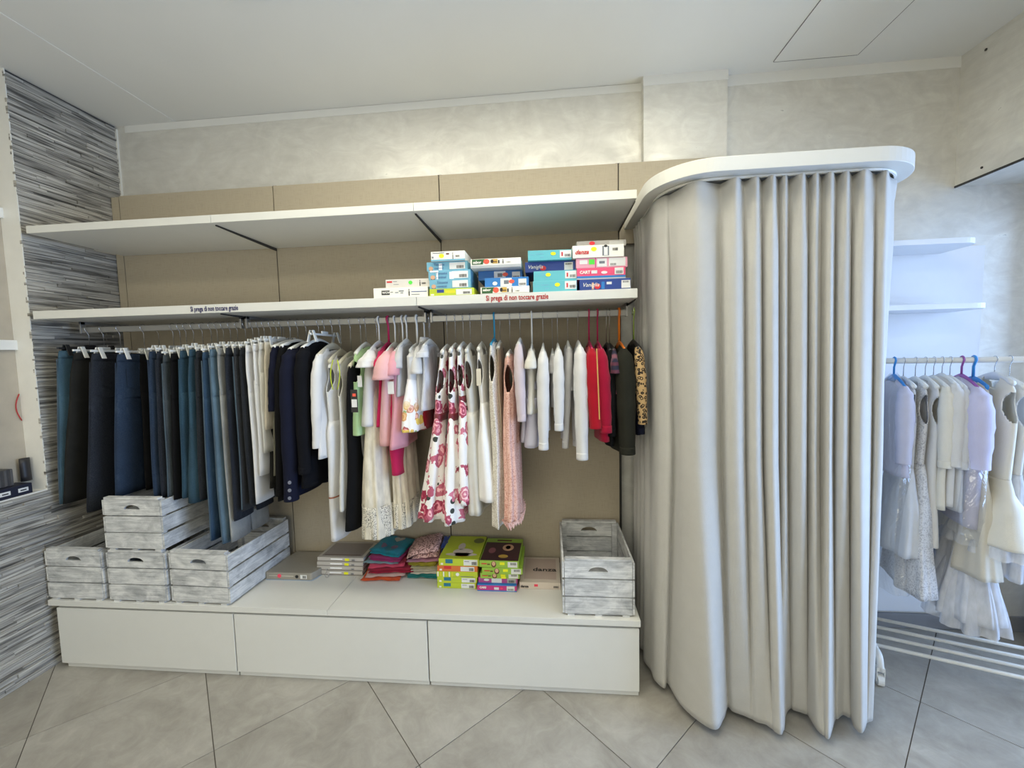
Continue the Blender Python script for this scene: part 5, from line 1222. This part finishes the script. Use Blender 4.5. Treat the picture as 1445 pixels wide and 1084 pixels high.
for i in range(4):
    y = -.145+.255*i/3; obj('base_bar', MB().tube([(0, y, .12), (RL, y, .12)], .009, 10), M_RACK, t, smooth=True)
def rackput(px, z):
    s = 0.0
    while s < 1.6 and proj((RA.x+RD.x*s, RA.y+RD.y*s, z))[0] < px: s += .002
    return RA+RD*s
def rack_item(kind, short, lb, mat, hx, zt, zb, w, wb, **kw):
    """hx = pixel column of the hook on the rail; zt/zb top and hem height; wraps top()/dress() at that spot"""
    P = rackput(hx, ZRK)
    yaw = RYAW; near = P+Vector((math.sin(yaw)*w, -math.cos(yaw)*w)); nb = P+Vector((math.sin(yaw)*wb, -math.cos(yaw)*wb))
    a = proj((near.x, near.y, zt)); b_ = proj((nb.x, nb.y, zb))
    global YR
    old = YR; YR = P.y
    kw.setdefault('hgrp', 'hangers on the rolling rack'); kw.setdefault('grp', 'white clothes on the rolling rack')
    if kind == 'top': r = top(short, lb, mat, a[0], a[1], b_[0]+kw.pop('bx', 0), b_[1], w=w, yaw=yaw, rail=ZRK+.014, **kw)
    else: r = dress(short, lb, mat, a[0], a[1], b_[0]+kw.pop('bx', 0), b_[1], w=w, wb=wb, yaw=yaw, rail=ZRK+.014, **kw)
    YR = old; return r
V_GREY = cloth('pearl_grey_cloth', rgb(224, 226, 230), .9, .04); V_SILV = lace('silver_lace', rgb(214, 214, 216), rgb(180, 180, 184), 50)
V_LILAC = cloth('pale_lilac_cloth', rgb(214, 212, 236), .9, .03); V_IVORY = cloth('ivory_cloth', rgb(240, 236, 224), .85, .03); V_BEI = cloth('pale_beige_cloth', rgb(226, 220, 206), .9, .04)
R_ = rack_item
R_('top', 'bagged white blouse', 'white blouse under clear film, leftmost on the rolling rack', C_LAV, 1262, 1.42, .98, .16, .16, b=.03, sl='long', sr=.035, drop=.05, name='blouse', cat='blouse', hm=H_BLUEH, hkw=dict(wire=False))
R_('dress', 'white puff skirt dress', 'white sleeveless dress with puffed skirt by the curtain', V_GREY, 1275, 1.42, .60, .15, .19, b=.026, hemb=.075, waist=.42, fold=(7, .016), name='dress')
R_('dress', 'silver lace dress', 'silver grey lace dress with a pointed long hem', V_SILV, 1292, 1.42, .42, .14, .21, b=.024, hemb=.07, waist=.40, fold=(7, .014))
R_('top', 'plain white tunic', 'plain white tunic between silver dress and white cardigan', C_WHITE, 1306, 1.42, .66, .14, .16, b=.024, drop=.04, name='tunic', cat='tunic', armhole=True)
R_('top', 'white cardigan on rack', 'white cardigan with a long sleeve on the rolling rack', V_IVORY, 1318, 1.42, .84, .15, .15, b=.02, sl='long', sr=.03, drop=.04, name='cardigan', cat='cardigan')
R_('top', 'white blouse on rack', 'white blouse with long hanging sleeve, middle of the rolling rack', C_WHITE, 1330, 1.43, .86, .15, .15, b=.022, sl='long', sr=.034, drop=.04, name='blouse', cat='blouse')
R_('top', 'pearl grey jacket', 'pearl grey jacket left of the lilac coat', V_GREY, 1341, 1.42, .84, .15, .15, b=.02, sl='long', sr=.028, drop=.04, name='jacket', cat='jacket')
R_('top', 'lilac coat', 'pale lilac coat with a wide sleeve on the rolling rack', V_LILAC, 1357, 1.42, .78, .16, .18, b=.034, sl='long', sr=.048, drop=.05, name='coat', cat='coat', hm=H_PURP, hkw=dict(wire=False), cuff=False)
R_('dress', 'beige dress', 'pale beige dress with long skirt behind the lilac coat', V_BEI, 1374, 1.42, .56, .14, .22, b=.024, hemb=.075, waist=.40, fold=(7, .014), hm=H_BLUEH, hkw=dict(wire=False))
R_('dress', 'large ivory dress', 'large ivory dress with stiff flared skirt at the right edge', V_IVORY, 1404, 1.44, .72, .16, .24, b=.032, hemb=.13, waist=.46, fold=(5, .016), under=X_TULLEW)
R_('dress', 'tulle party dress', 'white tulle party dress reaching almost to the floor', X_TULLEW, 1372, 1.40, .34, .12, .19, b=.02, hemb=.125, waist=.52, fold=(11, .02), under=X_TULLEW)
R_('dress', 'white dress with bow', 'white tulle dress hanging at the right end of the rack', C_WHITE, 1425, 1.42, .56, .13, .18, b=.024, hemb=.07, waist=.42, fold=(8, .018), skirt=X_TULLEW)
# clear garment bags
def bag(lb, hx, zt, zb, w, b, dy=0):
    P = rackput(hx, ZRK)
    o = obj('garment_bag', shell(MB(), [(0, .03, .012), (-.05, w*.8, b*.8), (-.14, w, b), (zb-zt, w*1.05, b*1.3)], n=48, rows=24, fold=(7, .012), wob=.006, seed=int(hx), drop=.03), X_BAG, smooth=True)
    o.location = (P.x, P.y, zt); o.rotation_euler = (0, 0, RYAW); tag(o, lb, 'garment bag', 'clear garment bags')
bag('clear plastic garment bag over the leftmost white blouse', 1262, 1.47, .40, .155, .05)
bag('clear plastic garment bag around the lilac coat', 1357, 1.46, .70, .18, .055)
# dark stand at the right edge
o = obj('door_leaf_post', MB().box(5.12, 5.2, -.12, -.04, 0, .55).box(5.125, 5.195, -.115, -.045, .55, .57), M_FRAME, bevel=.003)
tag(o, 'dark post standing on the floor at the right edge by the window', 'post')
